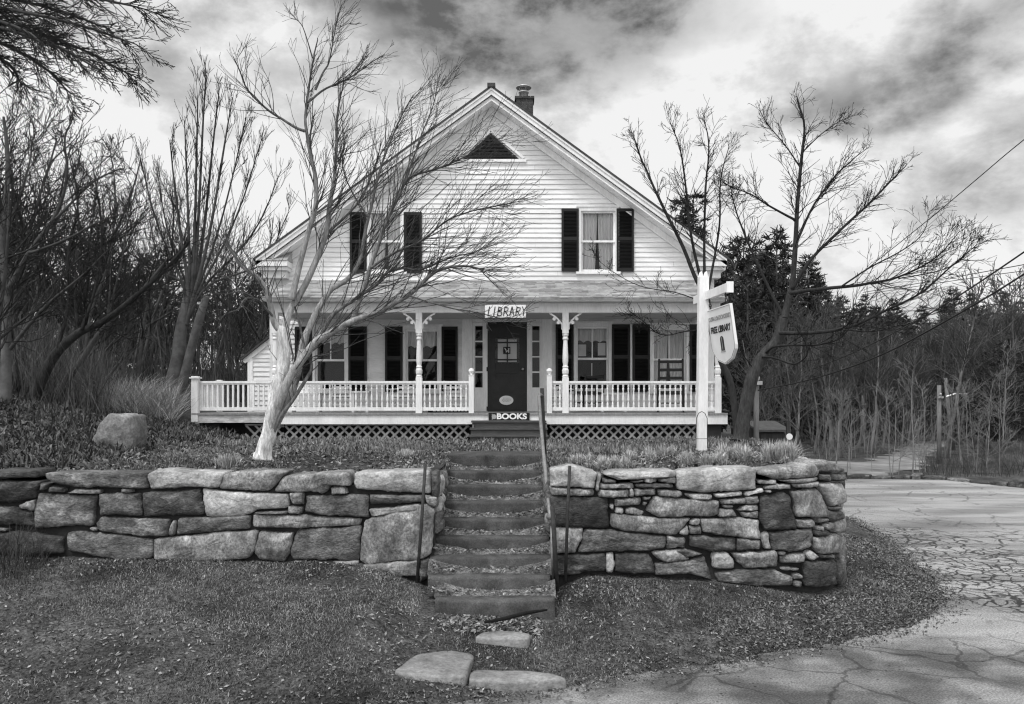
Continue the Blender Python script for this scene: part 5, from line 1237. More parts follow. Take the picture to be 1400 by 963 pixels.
# pines
def pine_proto(seed, h, wid, low=.2, dens=1., bl=.42):
    r = np.random.default_rng(seed); tb, cb = MB(), MB()
    tb.tube([(0, 0, -.5), (.05, 0, h * .5), (0, .05, h * .98)], [h * .014, h * .009, .02], 6, tone=.4)
    z = h * low; V = []; T = []
    while z < h * .985:
        f = (z - h * low) / (h * (1 - low)); Lr = wid * h * (1 - f) ** .75 * (.55 + .45 * min(1, f * 4))
        for k in range(int(r.integers(4, 7))):
            a = r.uniform(0, 6.28); L = Lr * r.uniform(.45, 1.15) + .2; droop = r.uniform(-.12, .22) - .1 * (1 - f)
            d = unit(np.array((math.cos(a), math.sin(a), droop))); q = np.array([(0, 0, z), d * L * .6 + (0, 0, z), d * L + (0, 0, z + .08 * L)])
            tb.tube(q, [.035 * (1 - f) + .012, .02, .008], 3, tone=.3, cap=False)
            n = int(L / .16 * dens * 5); t = r.uniform(.25, 1.05, n) ** .8
            c = q[0] + (q[2] - q[0]) * t[:, None] + r.normal(size=(n, 3)) * np.array((.16, .16, .09)) * (.5 + .25 * L)
            dd = d * .7 + r.normal(size=(n, 3)) * .75 + np.array((0, 0, .30)); dd /= np.linalg.norm(dd, axis=1)[:, None]
            sd = np.cross(dd, r.normal(size=(n, 3))); sd /= np.linalg.norm(sd, axis=1)[:, None]
            l = bl * r.uniform(.6, 1.25, n)[:, None]; w = l * .13
            V.append(np.stack([c - sd * w, c + sd * w, c + dd * l + sd * w * .3, c + dd * l - sd * w * .3], 1)); T.append(np.clip(r.uniform(.15, .85) + r.normal(size=n) * .15, 0, 1))
        z += h * r.uniform(.022, .042)
    V = np.concatenate(V); T = np.repeat(np.concatenate(T), 4); cb.add(V.reshape(-1, 3), np.arange(len(V) * 4).reshape(-1, 4), T)
    return tb, cb
LBL_P = 'dark pine standing in the forest across the road on the right'
GP = 'pines across the road'
pines = [tree_thing('pine_tree', *pine_proto(61, 14, .20), BARK_FAR, NEEDLES, LBL_P, 'pine', GP), tree_thing('pine_tree', *pine_proto(62, 16, .16, .3), BARK_FAR, NEEDLES, LBL_P, 'pine', GP),
         tree_thing('pine_tree', *pine_proto(63, 13, .24, .12), BARK_FAR, NEEDLES, LBL_P, 'pine', GP), tree_thing('pine_tree', *pine_proto(64, 15, .18, .25, .8), BARK_FAR, NEEDLES, LBL_P, 'pine', GP)]
usedp = set()
def put_pine(x, y, z, k, s, label=None, group=None):
    rz = r.uniform(0, 6.28)
    if k not in usedp: usedp.add(k); o = pines[k]; o.location = (x, y, z); o.rotation_euler[2] = rz; o.scale = (s, s, s)
    else: o = copy_tree(pines[k], (x, y, z), rz, s)
    if label: o['label'] = label; o['group'] = group
    return o
def pine_at(px, ytop, d, k, label=None, group=None):
    """a pine whose tip reaches ytop"""
    x = (px - CX) * d / F; z = hz(x, d) - .3; h = (14, 16, 13, 15)[k]
    s = max(.35, (EYE + (HY - ytop) * d / F - z) / h)
    return put_pine(x, d, z, k, s, label, group)
for px in np.arange(1010, 1520, 21):   # skyline rows, far to near
    top = np.interp(px, [1000, 1060, 1110, 1150, 1200, 1260, 1300, 1360, 1400, 1520], [330, 345, 372, 395, 408, 418, 402, 404, 392, 380]) + r.uniform(-12, 16)
    pine_at(px + r.uniform(-8, 8), top, r.uniform(78, 92), int(r.integers(0, 4)))
for px in np.arange(1020, 1500, 25):
    top = np.interp(px, [1000, 1100, 1200, 1300, 1400, 1500], [385, 405, 425, 432, 425, 410]) + r.uniform(-16, 24)
    pine_at(px + r.uniform(-8, 8), top, r.uniform(62, 74), int(r.integers(0, 4)))
for px in np.arange(1050, 1500, 31):
    pine_at(px + r.uniform(-8, 8), np.interp(px, [1000, 1200, 1400], [430, 455, 440]) + r.uniform(-20, 30), r.uniform(50, 58), int(r.integers(0, 4)))
for px, top, d in ((1128, 468, 44), (1085, 480, 40), (1160, 490, 46), (1345, 480, 40), (1385, 470, 38), (1425, 455, 36), (1370, 545, 33), (1405, 530, 31)):
    pine_at(px, top, d, int(r.integers(0, 4)))
LBL_H = 'tall pine rising behind the right corner of the house roof'
for px, top, d in ((932, 268, 44), (948, 262, 46), (985, 345, 44), (1003, 322, 50), (1022, 365, 42), (1062, 310, 50), (1040, 352, 50), (1105, 345, 55)):
    pine_at(px, top, d, int(r.integers(0, 4)), LBL_H, 'pines behind the house corner')
LBL_L = 'dark pine deep among the bare trees of the left woods'
for px, top, d in ((15, 270, 36), (-25, 310, 32), (52, 330, 40), (95, 380, 40), (165, 372, 44), (196, 345, 48), (222, 385, 46), (150, 420, 38), (68, 380, 34), (20, 385, 27), (-50, 360, 26), (250, 398, 50), (290, 410, 48), (318, 400, 52), (345, 395, 46), (372, 388, 50), (200, 400, 36), (110, 410, 30), (265, 430, 40), (305, 440, 38), (335, 425, 42), (400, 380, 55), (-80, 330, 36), (230, 440, 33), (170, 440, 30), (355, 450, 36)):
    pine_at(px, top, d, int(r.integers(0, 4)), LBL_L, 'pines in the left woods')

# pale saplings between the road and the distant lane
sap = [tree_thing('sapling', *bare_proto(71, 4.4, .26, 0, 1, 16, (4, 1), .05, .026, rmin=.0045), SAPLING, SAPLING, 'thin pale bare sapling in the scrub between the road and the distant lane', 'sapling', 'saplings beyond the road'),
       tree_thing('sapling', *bare_proto(72, 3.4, .30, .05, 2, 12, (4, 1), .05, .022, rmin=.0045), SAPLING, SAPLING, 'thin pale bare sapling in the scrub between the road and the distant lane', 'sapling', 'saplings beyond the road')]
used = set()
for i in range(34):
    px = r.uniform(1130, 1395); d = r.uniform(25.8, 34); k = int(r.integers(0, 2)); x = (px - CX) * d / F; s = r.uniform(.55, 1.05)
    if in_poly(x, d, [tuple(q) for q in lane]): continue
    if k not in used: used.add(k); o = sap[k]; o.location = (x, d, hz(x, d)); o.scale = (s, s, s)
    else: copy_tree(sap[k], (x, d, hz(x, d)), r.uniform(0, 6.28), s)
for px, top, d in ((1163, 540, 28.5), (1192, 545, 27.5), (1258, 545, 27)):
    x = (px - CX) * d / F; copy_tree(sap[0], (x, d, hz(x, d)), r.uniform(0, 6.28), (EYE + (HY - top) * d / F - hz(x, d)) / 4.6)
# grey bare trees standing in the right forest
grey = []
def put_grey(px, d, s):
    x = (px - CX) * d / F; k = int(r.integers(0, 2))
    if len(grey) < 2:
        k = len(grey); o = tree_thing('grey_tree', *bare_proto(81 + k, 9., .30, .05, 1 + k, 16 - 4 * k, rmin=.011), BARK_RIGHT, BARK_RIGHT, LBL_R, 'tree', 'bare trees across the road'); grey.append(o)
        o.location = (x, d, hz(x, d)); o.scale = (s, s, s)
    else: copy_tree(grey[k], (x, d, hz(x, d)), r.uniform(0, 6.28), s)
LBL_R = 'grey leafless tree among the pines across the road'
for px, d, s in ((1085, 33, .75), (1115, 36, .8), (1140, 40, .8), (1100, 30, .6), (1310, 44, .9), (1330, 42, .95), (1352, 40, .8), (1060, 28, .55), (1210, 45, .7), (1240, 48, .8), (1180, 46, .8), (1390, 36, .7), (1150, 34, .55)):
    put_grey(px, d, s)
for i in range(44):
    px = r.uniform(1035, 1440); put_grey(px, r.uniform(34, 52), r.uniform(.5, 1.05))

BRUSH_FAR = mat('far_brush_stems', .06, .95, .4, 2., tone=.8)
# tangled brush: countless stems, one mass
def brush(name, n, sampler, h, m, label, w=.006, lean=.35, tone=(.1, .9), seed=0, curve=.3, zf=hz):
    rr = np.random.default_rng(seed); V = []; Fq = []; T = []; c = 0
    k = 5
    base = sampler(rr, n); N = len(base); L = h * rr.uniform(.4, 1.2, N); a = rr.uniform(0, 6.28, N); ln = lean * rr.uniform(0, 1.6, N); cv = curve * rr.normal(size=N)
    t = np.linspace(0, 1, k)
    X = base[:, 0, None] + np.cos(a)[:, None] * (ln[:, None] * t * L[:, None] + cv[:, None] * t ** 2 * L[:, None]); Y = base[:, 1, None] + np.sin(a)[:, None] * (ln[:, None] * t * L[:, None]) + .3 * (cv * L)[:, None] * t ** 2
    Z = base[:, 2, None] - .03 + t * L[:, None] * (1 - .25 * t * np.abs(cv)[:, None])
    ww = (w * rr.uniform(.6, 1.4, N))[:, None] * (1 - .7 * t)
    b2 = rr.uniform(0, 3.14, N)[:, None]
    A = np.stack([X - np.cos(b2) * ww, Y - np.sin(b2) * ww, Z], -1); B = np.stack([X + np.cos(b2) * ww, Y + np.sin(b2) * ww, Z], -1)
    Vv = np.stack([A, B], 2).reshape(N, k * 2, 3); i = np.arange(k - 1) * 2; q = np.stack([i, i + 1, i + 3, i + 2], -1)
    Q = (np.arange(N)[:, None, None] * (2 * k) + q[None]).reshape(-1, 4); b = MB(); b.add(Vv.reshape(-1, 3), Q, np.repeat(rr.uniform(*tone, N), 2 * k))
    return tag(b.build(name, m), label, 'brush', kind='stuff')
def pxs(pa, pb, da, db):
    def f(rr, n):
        px = rr.uniform(pa, pb, n); d = rr.uniform(da, db, n); x = (px - CX) * d / F
        z = np.where(x < x_right(d), h_terr(x, d), h_ground(x, d)); return np.stack([x, d, z], -1)
    return f
brush('brush_thicket', 4600, pxs(-90, 150, 15.2, 24), 1.4, mat('woodland_stems', .10, .95, .4, 2., tone=.85), 'tangled dark brush and brambles under the left woods', seed=1, w=.007)
brush('brush_thicket', 2600, pxs(-90, 400, 24, 40), 2.6, BRUSH, 'dense dark undergrowth deep in the left woods behind the deck', seed=2, w=.014)
brush('dry_grass', 3000, pxs(150, 238, 16.0, 18.6), .72, mat('dry_grass_stems', .30, .9, .2, 2., tone=.9), 'pale dry grass mound between the boulder and the porch deck', seed=3, w=.006, lean=.9, curve=.7)
brush('brush_thicket', 900, pxs(1262, 1430, 25.6, 30), .8, BRUSH, 'low grey scrub beyond the far edge of the road', seed=4, w=.006, tone=(.1, .8))
brush('brush_thicket', 1500, pxs(1010, 1120, 17, 26), .9, BRUSH, 'dark brush right of the house behind the rounded wall', seed=5, w=.007)
brush('brush_thicket', 3200, pxs(1040, 1500, 47, 64), 3.4, BRUSH_FAR, 'dark undergrowth along the foot of the forest across the road', seed=6, w=.02)
# low leafy ground cover: many small blades and leaves
def blades(name, pts, L, w, m, label, seed, lean=.6, tone=(0, 1), cat='grass', clump=None):
    rr = np.random.default_rng(seed); N = len(pts); l = L * rr.uniform(.5, 1.3, N); a = rr.uniform(0, 6.28, N); ln = lean * rr.uniform(0.1, 1.3, N)
    dv = np.stack([np.cos(a) * ln, np.sin(a) * ln, np.ones(N)], -1); dv /= np.linalg.norm(dv, axis=1)[:, None]; b2 = a + 1.57 + rr.normal(size=N) * .4
    s = np.stack([np.cos(b2), np.sin(b2), np.zeros(N)], -1) * (w * rr.uniform(.6, 1.4, N))[:, None]
    mid = pts + dv * (l * .55)[:, None]; tip = pts + dv * l[:, None] - np.array((0, 0, 1)) * (l * ln * .25)[:, None] + np.stack([np.cos(a), np.sin(a), 0 * a], -1) * (l * ln * .2)[:, None]
    V = np.stack([pts - s, pts + s, mid + s * .8, mid - s * .8, tip], 1).reshape(-1, 3); o = np.arange(N)[:, None] * 5
    b = MB(); T = np.repeat(rr.uniform(*tone, N), 5); b.add(V, np.concatenate([o + np.array([[0, 1, 2, 3]])]), T); b.l.append((o + np.array([[3, 2, 4]])).ravel()); b.c.append(np.full(N, 3)); b.m.append(np.zeros(N, int))
    return tag(b.build(name, m), label, cat, kind='stuff')
def litter(name, pts, size, m, label, seed, tone=(0, 1), flat=.5):
    rr = np.random.default_rng(seed); N = len(pts); s = size * rr.uniform(.5, 1.4, N)
    n = rr.normal(size=(N, 3)) * flat + np.array((0, 0, 1.)); n /= np.linalg.norm(n, axis=1)[:, None]; u = np.cross(n, rr.normal(size=(N, 3))); u /= np.linalg.norm(u, axis=1)[:, None]; v = np.cross(n, u)
    p = pts + np.array((0, 0, .012)); k = s[:, None]
    V = np.stack([p - u * k, p - v * k * .5 + n * k * .12, p + u * k + n * k * .3, p + v * k * .5 + n * k * .12], 1).reshape(-1, 3); b = MB(); b.add(V, np.arange(N * 4).reshape(-1, 4), np.repeat(rr.uniform(*tone, N) ** 1.6, 4))
    return tag(b.build(name, m), label, 'leaves', kind='stuff')
rr = np.random.default_rng(91)
def lawn_pts(n, x0=-7.6, x1=7.4, y0=5.2, y1=17.5, power=1.):
    x = rr.uniform(x0, x1, n); y = y0 + (y1 - y0) * rr.uniform(0, 1, n) ** power
    t = dist_line(x, y, EDGE); ok = ~in_poly(x, y, ROAD) & (t > .02 + .12 * rr.uniform(0, 1, n) ** 2) & ~in_poly(x, y, TERR) & ~((np.abs(x + .25) < .72) & (y > 8.3)) & ~((y > 9.15) & (x < 3.3)) & ~((x > -1.02) & (x < .46) & (y > 6.90) & (y < 7.08)) & ~((x > -.92) & (x < -.40) & (y > 6.92) & (y < 7.48)) & ~((x > -.34) & (x < .18) & (y > 7.72) & (y < 7.98))
    ok &= ~((x > 3.2) & (np.hypot(x - ARC_X, y - WY - ARC_R) < ARC_R + .02)) & ~((x < 4.2) & (y > 9.9))
    x, y = x[ok], y[ok]; return np.stack([x, y, h_ground(x, y)], -1)
g = lawn_pts(620000, y1=14, power=1.1)
keep = rr.uniform(size=len(g)) < np.clip(.50 + 2.2 * vnoise(g[:, 0], g[:, 1], 1.3, 12) + .8 * vnoise(g[:, 0], g[:, 1], 4, 13), .06, 1) * np.clip(dist_line(g[:, 0], g[:, 1], EDGE) / .45, .15, 1)
blades('lawn_grass', g[keep], .034, .0030, GRASSM, 'short patchy grass on the bank below the stone walls', 1, lean=1.1)
fl = lawn_pts(90000, y1=15); fl = fl[rr.uniform(size=len(fl)) < np.clip(.35 - 1.6 * vnoise(fl[:, 0], fl[:, 1], 1.3, 12) + .9 * vnoise(fl[:, 0], fl[:, 1], 3., 18) + .5 * np.clip((fl[:, 1] - 8.4) / .8, 0, 1), .05, 1)]
litter('fallen_leaves', fl, .018, LEAFM, 'dead leaves scattered over the grassy bank below the walls', 2, flat=.6)
e = lawn_pts(60000, x0=2., y0=7.5, y1=15); e = e[dist_line(e[:, 0], e[:, 1], EDGE) < .8]
litter('leaf_litter', e[:14000], .019, LEAFM, 'dark leaf litter gathered along the edge of the road', 3, flat=.6, tone=(0, .8))
v = np.array(soften(EDGE[2:13], 400, .1)); k_ = rr.integers(0, len(v) - 1, 9000); v = v[k_] + rr.normal(size=(9000, 2)) * np.array((.13, .13)); v = v[(v[:, 1] > 5.5) & (v[:, 1] < 17)]
litter('verge_leaves', np.column_stack([v, np.maximum(h_ground(v[:, 0], v[:, 1]), 0.)]), .016, LEAFM, 'leaf crumbs and dirt spilling over the ragged edge of the asphalt', 33, flat=.5, tone=(0, .8))
v2 = v[rr.uniform(size=len(v)) < .5]; blades('verge_grass', np.column_stack([v2, np.maximum(h_ground(v2[:, 0], v2[:, 1]), -.01)]), .05, .003, GRASSM, 'straggling grass along the ragged edge of the asphalt', 34, lean=1.)
# leaves on the step treads
tp = []
for k in range(8):
    n = 300; x = SX0 + .04 + (SX1 - SX0 - .07) * rr.beta(.45, .45, n); d = 8.35 + .39 * k; y = d + .10 + .28 * rr.uniform(size=n); tp.append(np.stack([x, y, tops[k] + .02 + .06 * (np.abs(x + .25) / .68) ** 3 + .012 * rr.uniform(size=n)], -1))
litter('tread_leaves', np.concatenate(tp), .022, LEAFM, 'dry leaves caught on the treads of the concrete steps', 4, flat=.5, tone=(.2, 1))
x = rr.uniform(-.75, .3, 900); y = rr.uniform(7.95, 8.35, 900); litter('path_leaves', np.stack([x, y, h_ground(x, y)], -1), .024, LEAFM, 'dry leaves on the bare path below the bottom step', 14, tone=(.2, 1))
def terr_pts(n, x0, x1, y0, y1):
    x = rr.uniform(x0, x1, n); y = rr.uniform(y0, y1, n); ok = in_poly(x, y, TERR) & (x < x_right(y) + .3) & ~((y > 16.55) & (x > DX0) & (x < 4.6)) & ~((np.abs(x + .1) < .8) & (y > 15.6)) & ~((np.abs(x + .25) < .75) & (y < 12.3))
    x, y = x[ok], y[ok]; return np.stack([x, y, h_terr(x, y)], -1)
g = terr_pts(150000, -9, 5.2, 9.5, 17.2)
ex_ = np.stack([np.where(rr.uniform(size=2600) < .5, rr.uniform(-1.2, -.86, 2600), rr.uniform(.38, .62, 2600)), rr.uniform(10.6, 12.2, 2600), rr.uniform(1.5, 1.66, 2600)], -1)
keep = rr.uniform(size=len(g)) < np.clip(.45 + 1.7 * vnoise(g[:, 0], g[:, 1], 1.0, 15) + .7 * vnoise(g[:, 0], g[:, 1], 3.5, 16), .05, 1)
blades('garden_grass', np.concatenate([g[keep], ex_]), .050, .005, GARDENM, 'ragged spring grass and weeds on the terrace in front of the porch', 5, lean=.9)
g = terr_pts(26000, -6.2, 4.6, 12.6, 16.5); g = g[rr.uniform(size=len(g)) < np.clip(.30 + 2.4 * vnoise(g[:, 0], g[:, 1], 1.3, 19), 0, 1)]
blades('border_foliage', g, .10, .010, GARDENM, 'leafy green shoots along the lattice at the foot of the porch', 6, lean=.5, tone=(.35, 1.), cat='border plants')
litter('terrace_leaves', terr_pts(16000, -9.5, 5, 9.5, 17), .032, LEAFM, 'dead leaves lying among the grass on the terrace', 7)
g = terr_pts(26000, -13, -5.4, 10.2, 17); litter('bank_leaves', g, .05, LEAFM, 'dense dark leaf litter and ivy on the bank at the left', 8, flat=.9, tone=(0, .75))
blades('bank_weeds', terr_pts(14000, -13, -5.6, 10.2, 16.5), .16, .012, mat('dark_ivy', .07, .7, .4, 3., tone=.8), 'dark low weeds and brambles on the bank at the left', 9, lean=.9)
brush('wall_weeds', 900, lambda rr, n: (lambda x, y: np.stack([x, y, h_ground(x, y)], -1))(rr.uniform(-8., -5.2, n), rr.uniform(8.6, 9.1, n)), .55, mat('weed_stems', .05, .9, .4, 2., tone=.8), 'dark straggling weeds against the left end of the stone wall', seed=44, w=.004, lean=.5)
# pale spiky tufts
def tuft(px, py, d, wid, L, n, label, seed):
    c = P(px, py, d); c[2] = float(h_terr(c[0], d)); rs = np.random.default_rng(seed); t = thing('grass_tuft', c, label, 'grass tuft', 'pale spiky tufts on the terrace')
    ns = max(3, int(wid / .07)); b = MB()
    N = n; ce = rs.uniform(-1, 1, (ns, 2)) * np.array((wid, .16)); k = rs.integers(0, ns, N)
    p = np.stack([c[0] + ce[k, 0] + rs.normal(size=N) * .03, c[1] + ce[k, 1] + rs.normal(size=N) * .03, np.full(N, c[2] - .01)], -1); a = rs.uniform(0, 6.28, N); ln = np.abs(rs.normal(size=N)) * .55; l = L * rs.uniform(.5, 1.2, N)
    dv = np.stack([np.cos(a) * ln, np.sin(a) * ln, np.ones(N)], -1); dv /= np.linalg.norm(dv, axis=1)[:, None]; s = np.stack([np.cos(a + 1.57), np.sin(a + 1.57), 0 * a], -1) * .006
    V = np.stack([p - s, p + s, p + dv * (l * .6)[:, None] + s * .8, p + dv * l[:, None] + np.stack([np.cos(a), np.sin(a), -.6 + 0 * a], -1) * (l * ln * .35)[:, None], p + dv * (l * .6)[:, None] - s * .8], 1)
    o = np.arange(N)[:, None] * 5; b.add(V.reshape(-1, 3), np.concatenate([o + np.array([[0, 1, 2, 4]])]), np.repeat(rs.uniform(.2, 1, N), 5)); b.l.append((o + np.array([[4, 2, 3]])).ravel()); b.c.append(np.full(N, 3)); b.m.append(np.zeros(N, int))
    b.build('blades', TUFTM, t)
tuft(316, 641, 10.4, .22, .17, 700, 'small pale spiky tuft on the terrace just left of the leaning tree', 1)
tuft(836, 641, 10.3, .26, .19, 800, 'pale spiky tuft above the right wall near the top of the steps', 2)
tuft(964, 638, 10.6, .32, .20, 1000, 'pale spiky tuft at the foot of the white sign post', 3)
tuft(1042, 634, 10.9, .36, .30, 1300, 'large pale spiky tuft above the rounded corner of the right wall', 4)
tuft(905, 626, 12.2, .25, .16, 500, 'thin pale tuft on the terrace between the sign post and the right railing', 5)

tuft(790, 636, 10.9, .16, .15, 400, 'small pale spiky tuft beside the top of the pipe handrail', 6)
tuft(1003, 634, 11.2, .26, .24, 800, 'pale spiky tuft between the sign post and the largest tuft', 7)
tuft(872, 632, 11.4, .24, .16, 500, 'pale spiky tuft in the middle of the terrace above the right wall', 8)
tuft(545, 630, 11.6, .22, .13, 400, 'low pale spiky tuft on the terrace left of the concrete steps', 9)
# ------------------------------------------------------------------ poles, wires, sheds
def pole(name, px, ybase, ytop, d, rad, label, lamp=False, ex=0):
    x, y, z = P(px, ytop, d); zb = hz(x, d) - .2; t = thing(name, (x, y, zb), label, 'utility pole'); b = MB(); b.tube([(x + ex, y, zb), (x + ex * .4, y, (zb + z) / 2), (x, y, z)], [rad * 1.2, rad * 1.05, rad], 10); b.build('post', POLEWOOD, t, smooth=True)
    if lamp:
        b = MB(); b.tube([(x, y - .05, z - .9), (x + .4, y - .2, z - .75), (x + .75, y - .3, z - .80)], .03, 6); b.lathe([(.10, 0), (.2, -.05), (.18, -.12), (.05, -.16)], (x + .85, y - .3, z - .74), 10); b.build('lamp_arm', GALV, t)
    else:
        b = MB(); b.box(x - .10, x + .10, y - rad - .06, y - rad - .01, z - .5, z - .42); b.lathe([(.04, 0), (.05, .05), (.03, .1)], (x, y - rad - .04, z - .4), 8); b.build('insulator', GALV, t)
pole('utility_pole', 1284, 650, 527, 31, .075, 'pale wooden utility pole standing before the distant lane')
pole('utility_pole', 1293, 600, 517, 39, .085, 'utility pole with a small lamp arm farther up the distant lane', True, .4)
pole('utility_pole', 1034, 605, 495, 17.5, .055, 'slim pale pole behind the spreading tree right of the house')
pole('utility_pole', 1180, 600, 541, 42, .07, 'short pale pole deep among the dark pines across the road')
def wire(label, pts, rad=.012, n=14, sag=0.):
    q = smooth_pts(np.array([P(*p) for p in pts]), 3); b = MB(); b.tube(q, rad, 6); tag(b.build('overhead_cable', WIRE, smooth=True), label, 'cable', 'overhead cables')
wire('thin cable crossing the cloudy sky at the upper right', [(1520, 100, 14), (1400, 190, 16), (1330, 250, 18), (1268, 302, 20), (1180, 372, 24)], .010)
wire('thick cable running from the right edge down to the slim pole behind the tree', [(1520, 290, 11), (1400, 377, 12.5), (1279, 448, 14), (1199, 490, 15.5), (1110, 520, 16.8), (1036, 534, 17.4)], .014)
wire('thick cable passing above the dark pines from the right edge', [(1530, 255, 13), (1400, 345, 15), (1319, 400, 17), (1252, 441, 20), (1160, 486, 26), (1110, 505, 30)], .016)
wire('upper of the two near level cables at the right edge of the sky', [(1520, 340, 20), (1400, 362, 24), (1290, 382, 30), (1180, 400, 36)], .014)
wire('lower of the two near level cables at the right edge of the sky', [(1520, 358, 20), (1400, 370, 24), (1290, 386, 30), (1180, 403, 36)], .012)
def shed(name, px0, px1, ybase, yeave, ytop, d, label, wm, rm, dp=2.5):
    x0, x1 = fx(px0, d), fx(px1, d); z0 = hz((x0 + x1) / 2, d) - .2; ze, zt = fz(yeave, d), fz(ytop, d); t = thing(name, ((x0 + x1) / 2, d, z0), label, 'shed')
    b = MB(); b.box(x0, x1, d, d + dp, z0, ze); b.prism([(x0, d, ze), (x0, d + dp, ze), (x0, d + dp / 2, zt - .02)], (x1 - x0, 0, 0)); b.build('wall', wm, t)
    b = MB()
    for ya, yb in ((d - .15, d + dp / 2), (d + dp + .15, d + dp / 2)): b.prism([(x0 - .15, ya, ze - .05), (x0 - .15, yb, zt), (x0 - .15, yb, zt + .06), (x0 - .15, ya, ze + .01)], (x1 - x0 + .3, 0, 0))
    b.build('roof', rm, t)
    b = MB(); xm = (x0 + x1) / 2; b.box(xm - .35, xm + .35, d - .03, d - .003, z0 + .2, min(ze - .1, z0 + 2.)); b.build('door', wm, t)
shed('garden_shed', 1041, 1072, 612, 588, 580, 23, 'small dark shed beside the spreading tree right of the house', SHEDM, ROOFDARK)
shed('woodland_shed', 98, 131, 545, 512, 494, 27, 'small shed with a pale roof half hidden in the left woods', SHEDM, SHEDROOF)
p = P(1077, 597, 19); zb = hz(p[0], 19) - .1
mk = thing('marker_post', (p[0], 19, zb), 'thin dark post carrying a round white disc beside the small dark shed', 'marker post'); b = MB(); b.box(p[0] - .035, p[0] + .035, 18.96, 19.03, zb, fz(575, 19)); b.build('post', SHEDM, mk); b = MB(); b.lathe([(.075, 0), (.075, -.02)], (p[0] + .02, 18.955, p[2]), 16, ax=1); b.build('disc', SIGNWHITE, mk)

# ------------------------------------------------------------------ sky, sun, camera
W = bpy.data.worlds.new('World'); scene.world = W; W.use_nodes = True; nt = W.node_tree; N = nt.nodes; L = nt.links
bg = N['Background']; STR = .12; bg.inputs['Strength'].default_value = STR
sun_az, sun_el = R(212), R(60)     # behind the camera, over its left shoulder
sky = N.new('ShaderNodeTexSky'); sky.sky_type = 'NISHITA'; sky.sun_disc = False; sky.sun_elevation = sun_el; sky.sun_rotation = sun_az
tc = N.new('ShaderNodeTexCoord'); dirv = tc.outputs['Generated']
def mth(op, a, b=0., cl=False):
    x = N.new('ShaderNodeMath'); x.operation = op; x.use_clamp = cl
    for i, q in enumerate((a, b)):
        if isinstance(q, (int, float)): x.inputs[i].default_value = q
        else: L.new(q, x.inputs[i])
    return x.outputs[0]
def mr(x, a, b, lo, hi, sm=True):
    n = N.new('ShaderNodeMapRange'); n.inputs[1].default_value = lo; n.inputs[2].default_value = hi; n.inputs[3].default_value = a; n.inputs[4].default_value = b
    if sm: n.interpolation_type = 'SMOOTHSTEP'
    L.new(x, n.inputs[0]); return n.outputs[0]
sep = N.new('ShaderNodeSeparateXYZ'); L.new(dirv, sep.inputs[0])
den = mth('ADD', mth('MAXIMUM', sep.outputs[2], 0.), .22)
cmb = N.new('ShaderNodeCombineXYZ'); L.new(mth('DIVIDE', sep.outputs[0], den), cmb.inputs[0]); L.new(mth('DIVIDE', sep.outputs[1], den), cmb.inputs[1]); cmb.inputs[2].default_value = 3.7
def noise(s, d=6., ro=.55, v=None, dis=0.):
    n = N.new('ShaderNodeTexNoise'); n.inputs['Scale'].default_value = s; n.inputs['Detail'].default_value = d; n.inputs['Roughness'].default_value = ro; n.inputs['Distortion'].default_value = dis
    L.new(v or cmb.outputs[0], n.inputs['Vector']); return n.outputs['Fac']
sv = N.new('ShaderNodeVectorMath'); sv.operation = 'MULTIPLY'; L.new(dirv, sv.inputs[0]); sv.inputs[1].default_value = (1., 1., 1.7)
n1 = noise(3.6, 10., .60, sv.outputs[0], .12); n2 = noise(10., 9., .62, sv.outputs[0], .1)
warp = N.new('ShaderNodeTexNoise'); warp.inputs['Scale'].default_value = 4.; warp.inputs['Detail'].default_value = 5.; L.new(dirv, warp.inputs['Vector'])
ws = N.new('ShaderNodeVectorMath'); ws.operation = 'MULTIPLY_ADD'; L.new(warp.outputs['Color'], ws.inputs[0]); ws.inputs[1].default_value = (.28, .1, .22); ws.inputs[2].default_value = (-.14, -.05, -.11)
wd = N.new('ShaderNodeVectorMath'); L.new(dirv, wd.inputs[0]); L.new(ws.outputs[0], wd.inputs[1])
def cloudbank(px, py, rx, rz, amp):
    """a bank of thicker cloud round a compass direction"""
    d = unit(np.array(((px - CX) / F, 1., (HY - py) / F)))
    sb = N.new('ShaderNodeVectorMath'); sb.operation = 'SUBTRACT'; L.new(wd.outputs[0], sb.inputs[0]); sb.inputs[1].default_value = d
    sc = N.new('ShaderNodeVectorMath'); sc.operation = 'MULTIPLY'; L.new(sb.outputs[0], sc.inputs[0]); sc.inputs[1].default_value = (1 / rx, 1 / max(rx, rz), 1 / rz)
    ln = N.new('ShaderNodeVectorMath'); ln.operation = 'LENGTH'; L.new(sc.outputs[0], ln.inputs[0]); return mr(ln.outputs['Value'], amp, 0., .25, 1.)
banks = None
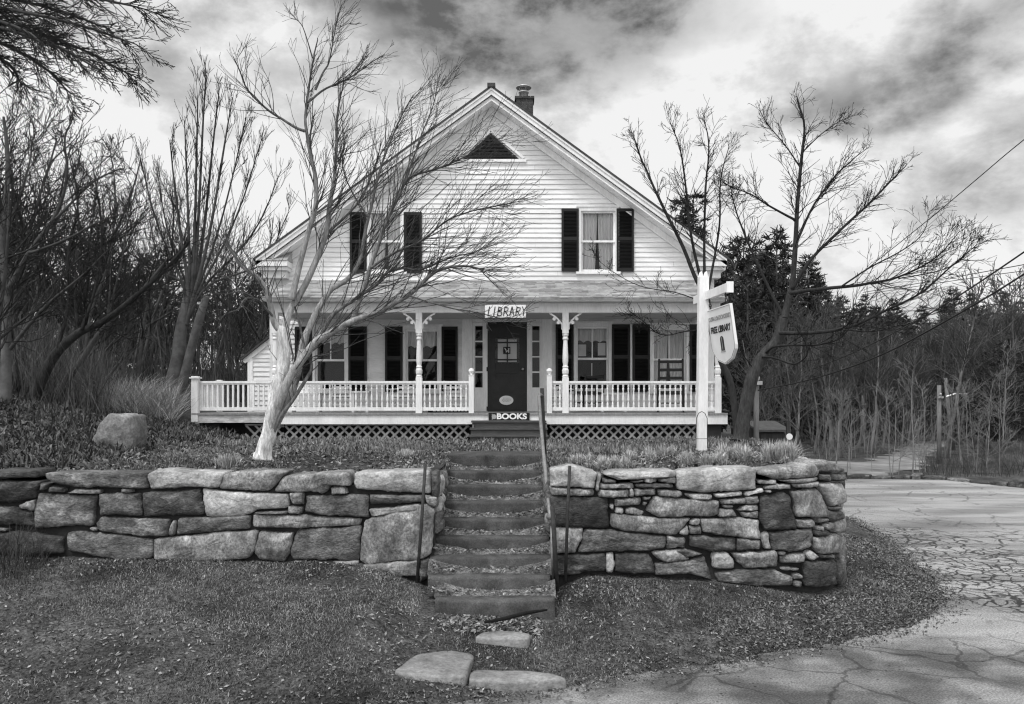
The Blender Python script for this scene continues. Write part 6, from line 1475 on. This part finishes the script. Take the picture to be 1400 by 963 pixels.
for q in ((715, 15, .26, .13, .46), (810, 50, .17, .10, .24), (640, 60, .10, .09, .15), (1240, 130, .20, .045, .42), (1350, 30, .14, .05, .50), (1180, 90, .10, .03, .2), (1390, 250, .12, .07, .35), (980, 20, .12, .05, .22), (30, 5, .22, .06, .25), (420, 15, .2, .035, .22), (1380, 330, .1, .05, .25), (1300, 330, .12, .035, .2)):
    c = cloudbank(*q); banks = c if banks is None else mth('ADD', banks, c)
puff = mr(mth('ADD', n1, mth('MULTIPLY', mth('SUBTRACT', n2, .5), .35)), -.16, .26, .42, .66)
thick = mth('ADD', puff, mth('MULTIPLY', mth('SUBTRACT', n2, .5), .55))
elev = mr(sep.outputs[2], 0., .12, .18, .50)
thick = mth('ADD', mth('ADD', thick, banks), elev)
lum = mr(thick, .78, .11, .03, .88, False)
# the brighter half of the overcast lies round the veiled sun, behind the camera
sd = np.array((math.sin(sun_az) * math.cos(sun_el), math.cos(sun_az) * math.cos(sun_el), math.sin(sun_el)))
dt = N.new('ShaderNodeVectorMath'); dt.operation = 'DOT_PRODUCT'; L.new(dirv, dt.inputs[0]); dt.inputs[1].default_value = sd
glow = mr(dt.outputs['Value'], 0., .95, .25, 1.)
bw = N.new('ShaderNodeRGBToBW'); L.new(sky.outputs[0], bw.inputs[0])
tot = mth('ADD', mth('DIVIDE', mth('ADD', lum, glow), STR), mth('MULTIPLY', bw.outputs[0], .04))
cc = N.new('ShaderNodeCombineColor')
for i in range(3): L.new(tot, cc.inputs[i])
L.new(cc.outputs[0], bg.inputs['Color'])
sl_ = bpy.data.lights.new('sun', 'SUN'); sl_.energy = 1.5; sl_.angle = R(10); sl_.color = (1, 1, 1)
so = bpy.data.objects.new('sun', sl_); COL.objects.link(so); so.rotation_euler = Vector(-sd).to_track_quat('-Z', 'Y').to_euler()
cam = bpy.data.cameras.new('camera'); cam.sensor_width = 36; cam.lens = 36 * F / 1400; cam.shift_y = (HY - 963 / 2) / 1400; cam.clip_end = 3000; cam.clip_start = .1
co = bpy.data.objects.new('camera', cam); COL.objects.link(co); co.location = (0, 0, EYE); co.rotation_euler = (math.pi / 2, 0, 0); scene.camera = co
vs = scene.view_settings; vs.view_transform = 'Standard'; vs.look = 'None'; vs.gamma = 1; vs.exposure = .18; vs.use_curve_mapping = False

scene.render.engine = 'CYCLES'; scene.cycles.use_denoising = True; scene.cycles.filter_width = 1.2; scene.cycles.sample_clamp_indirect = 6
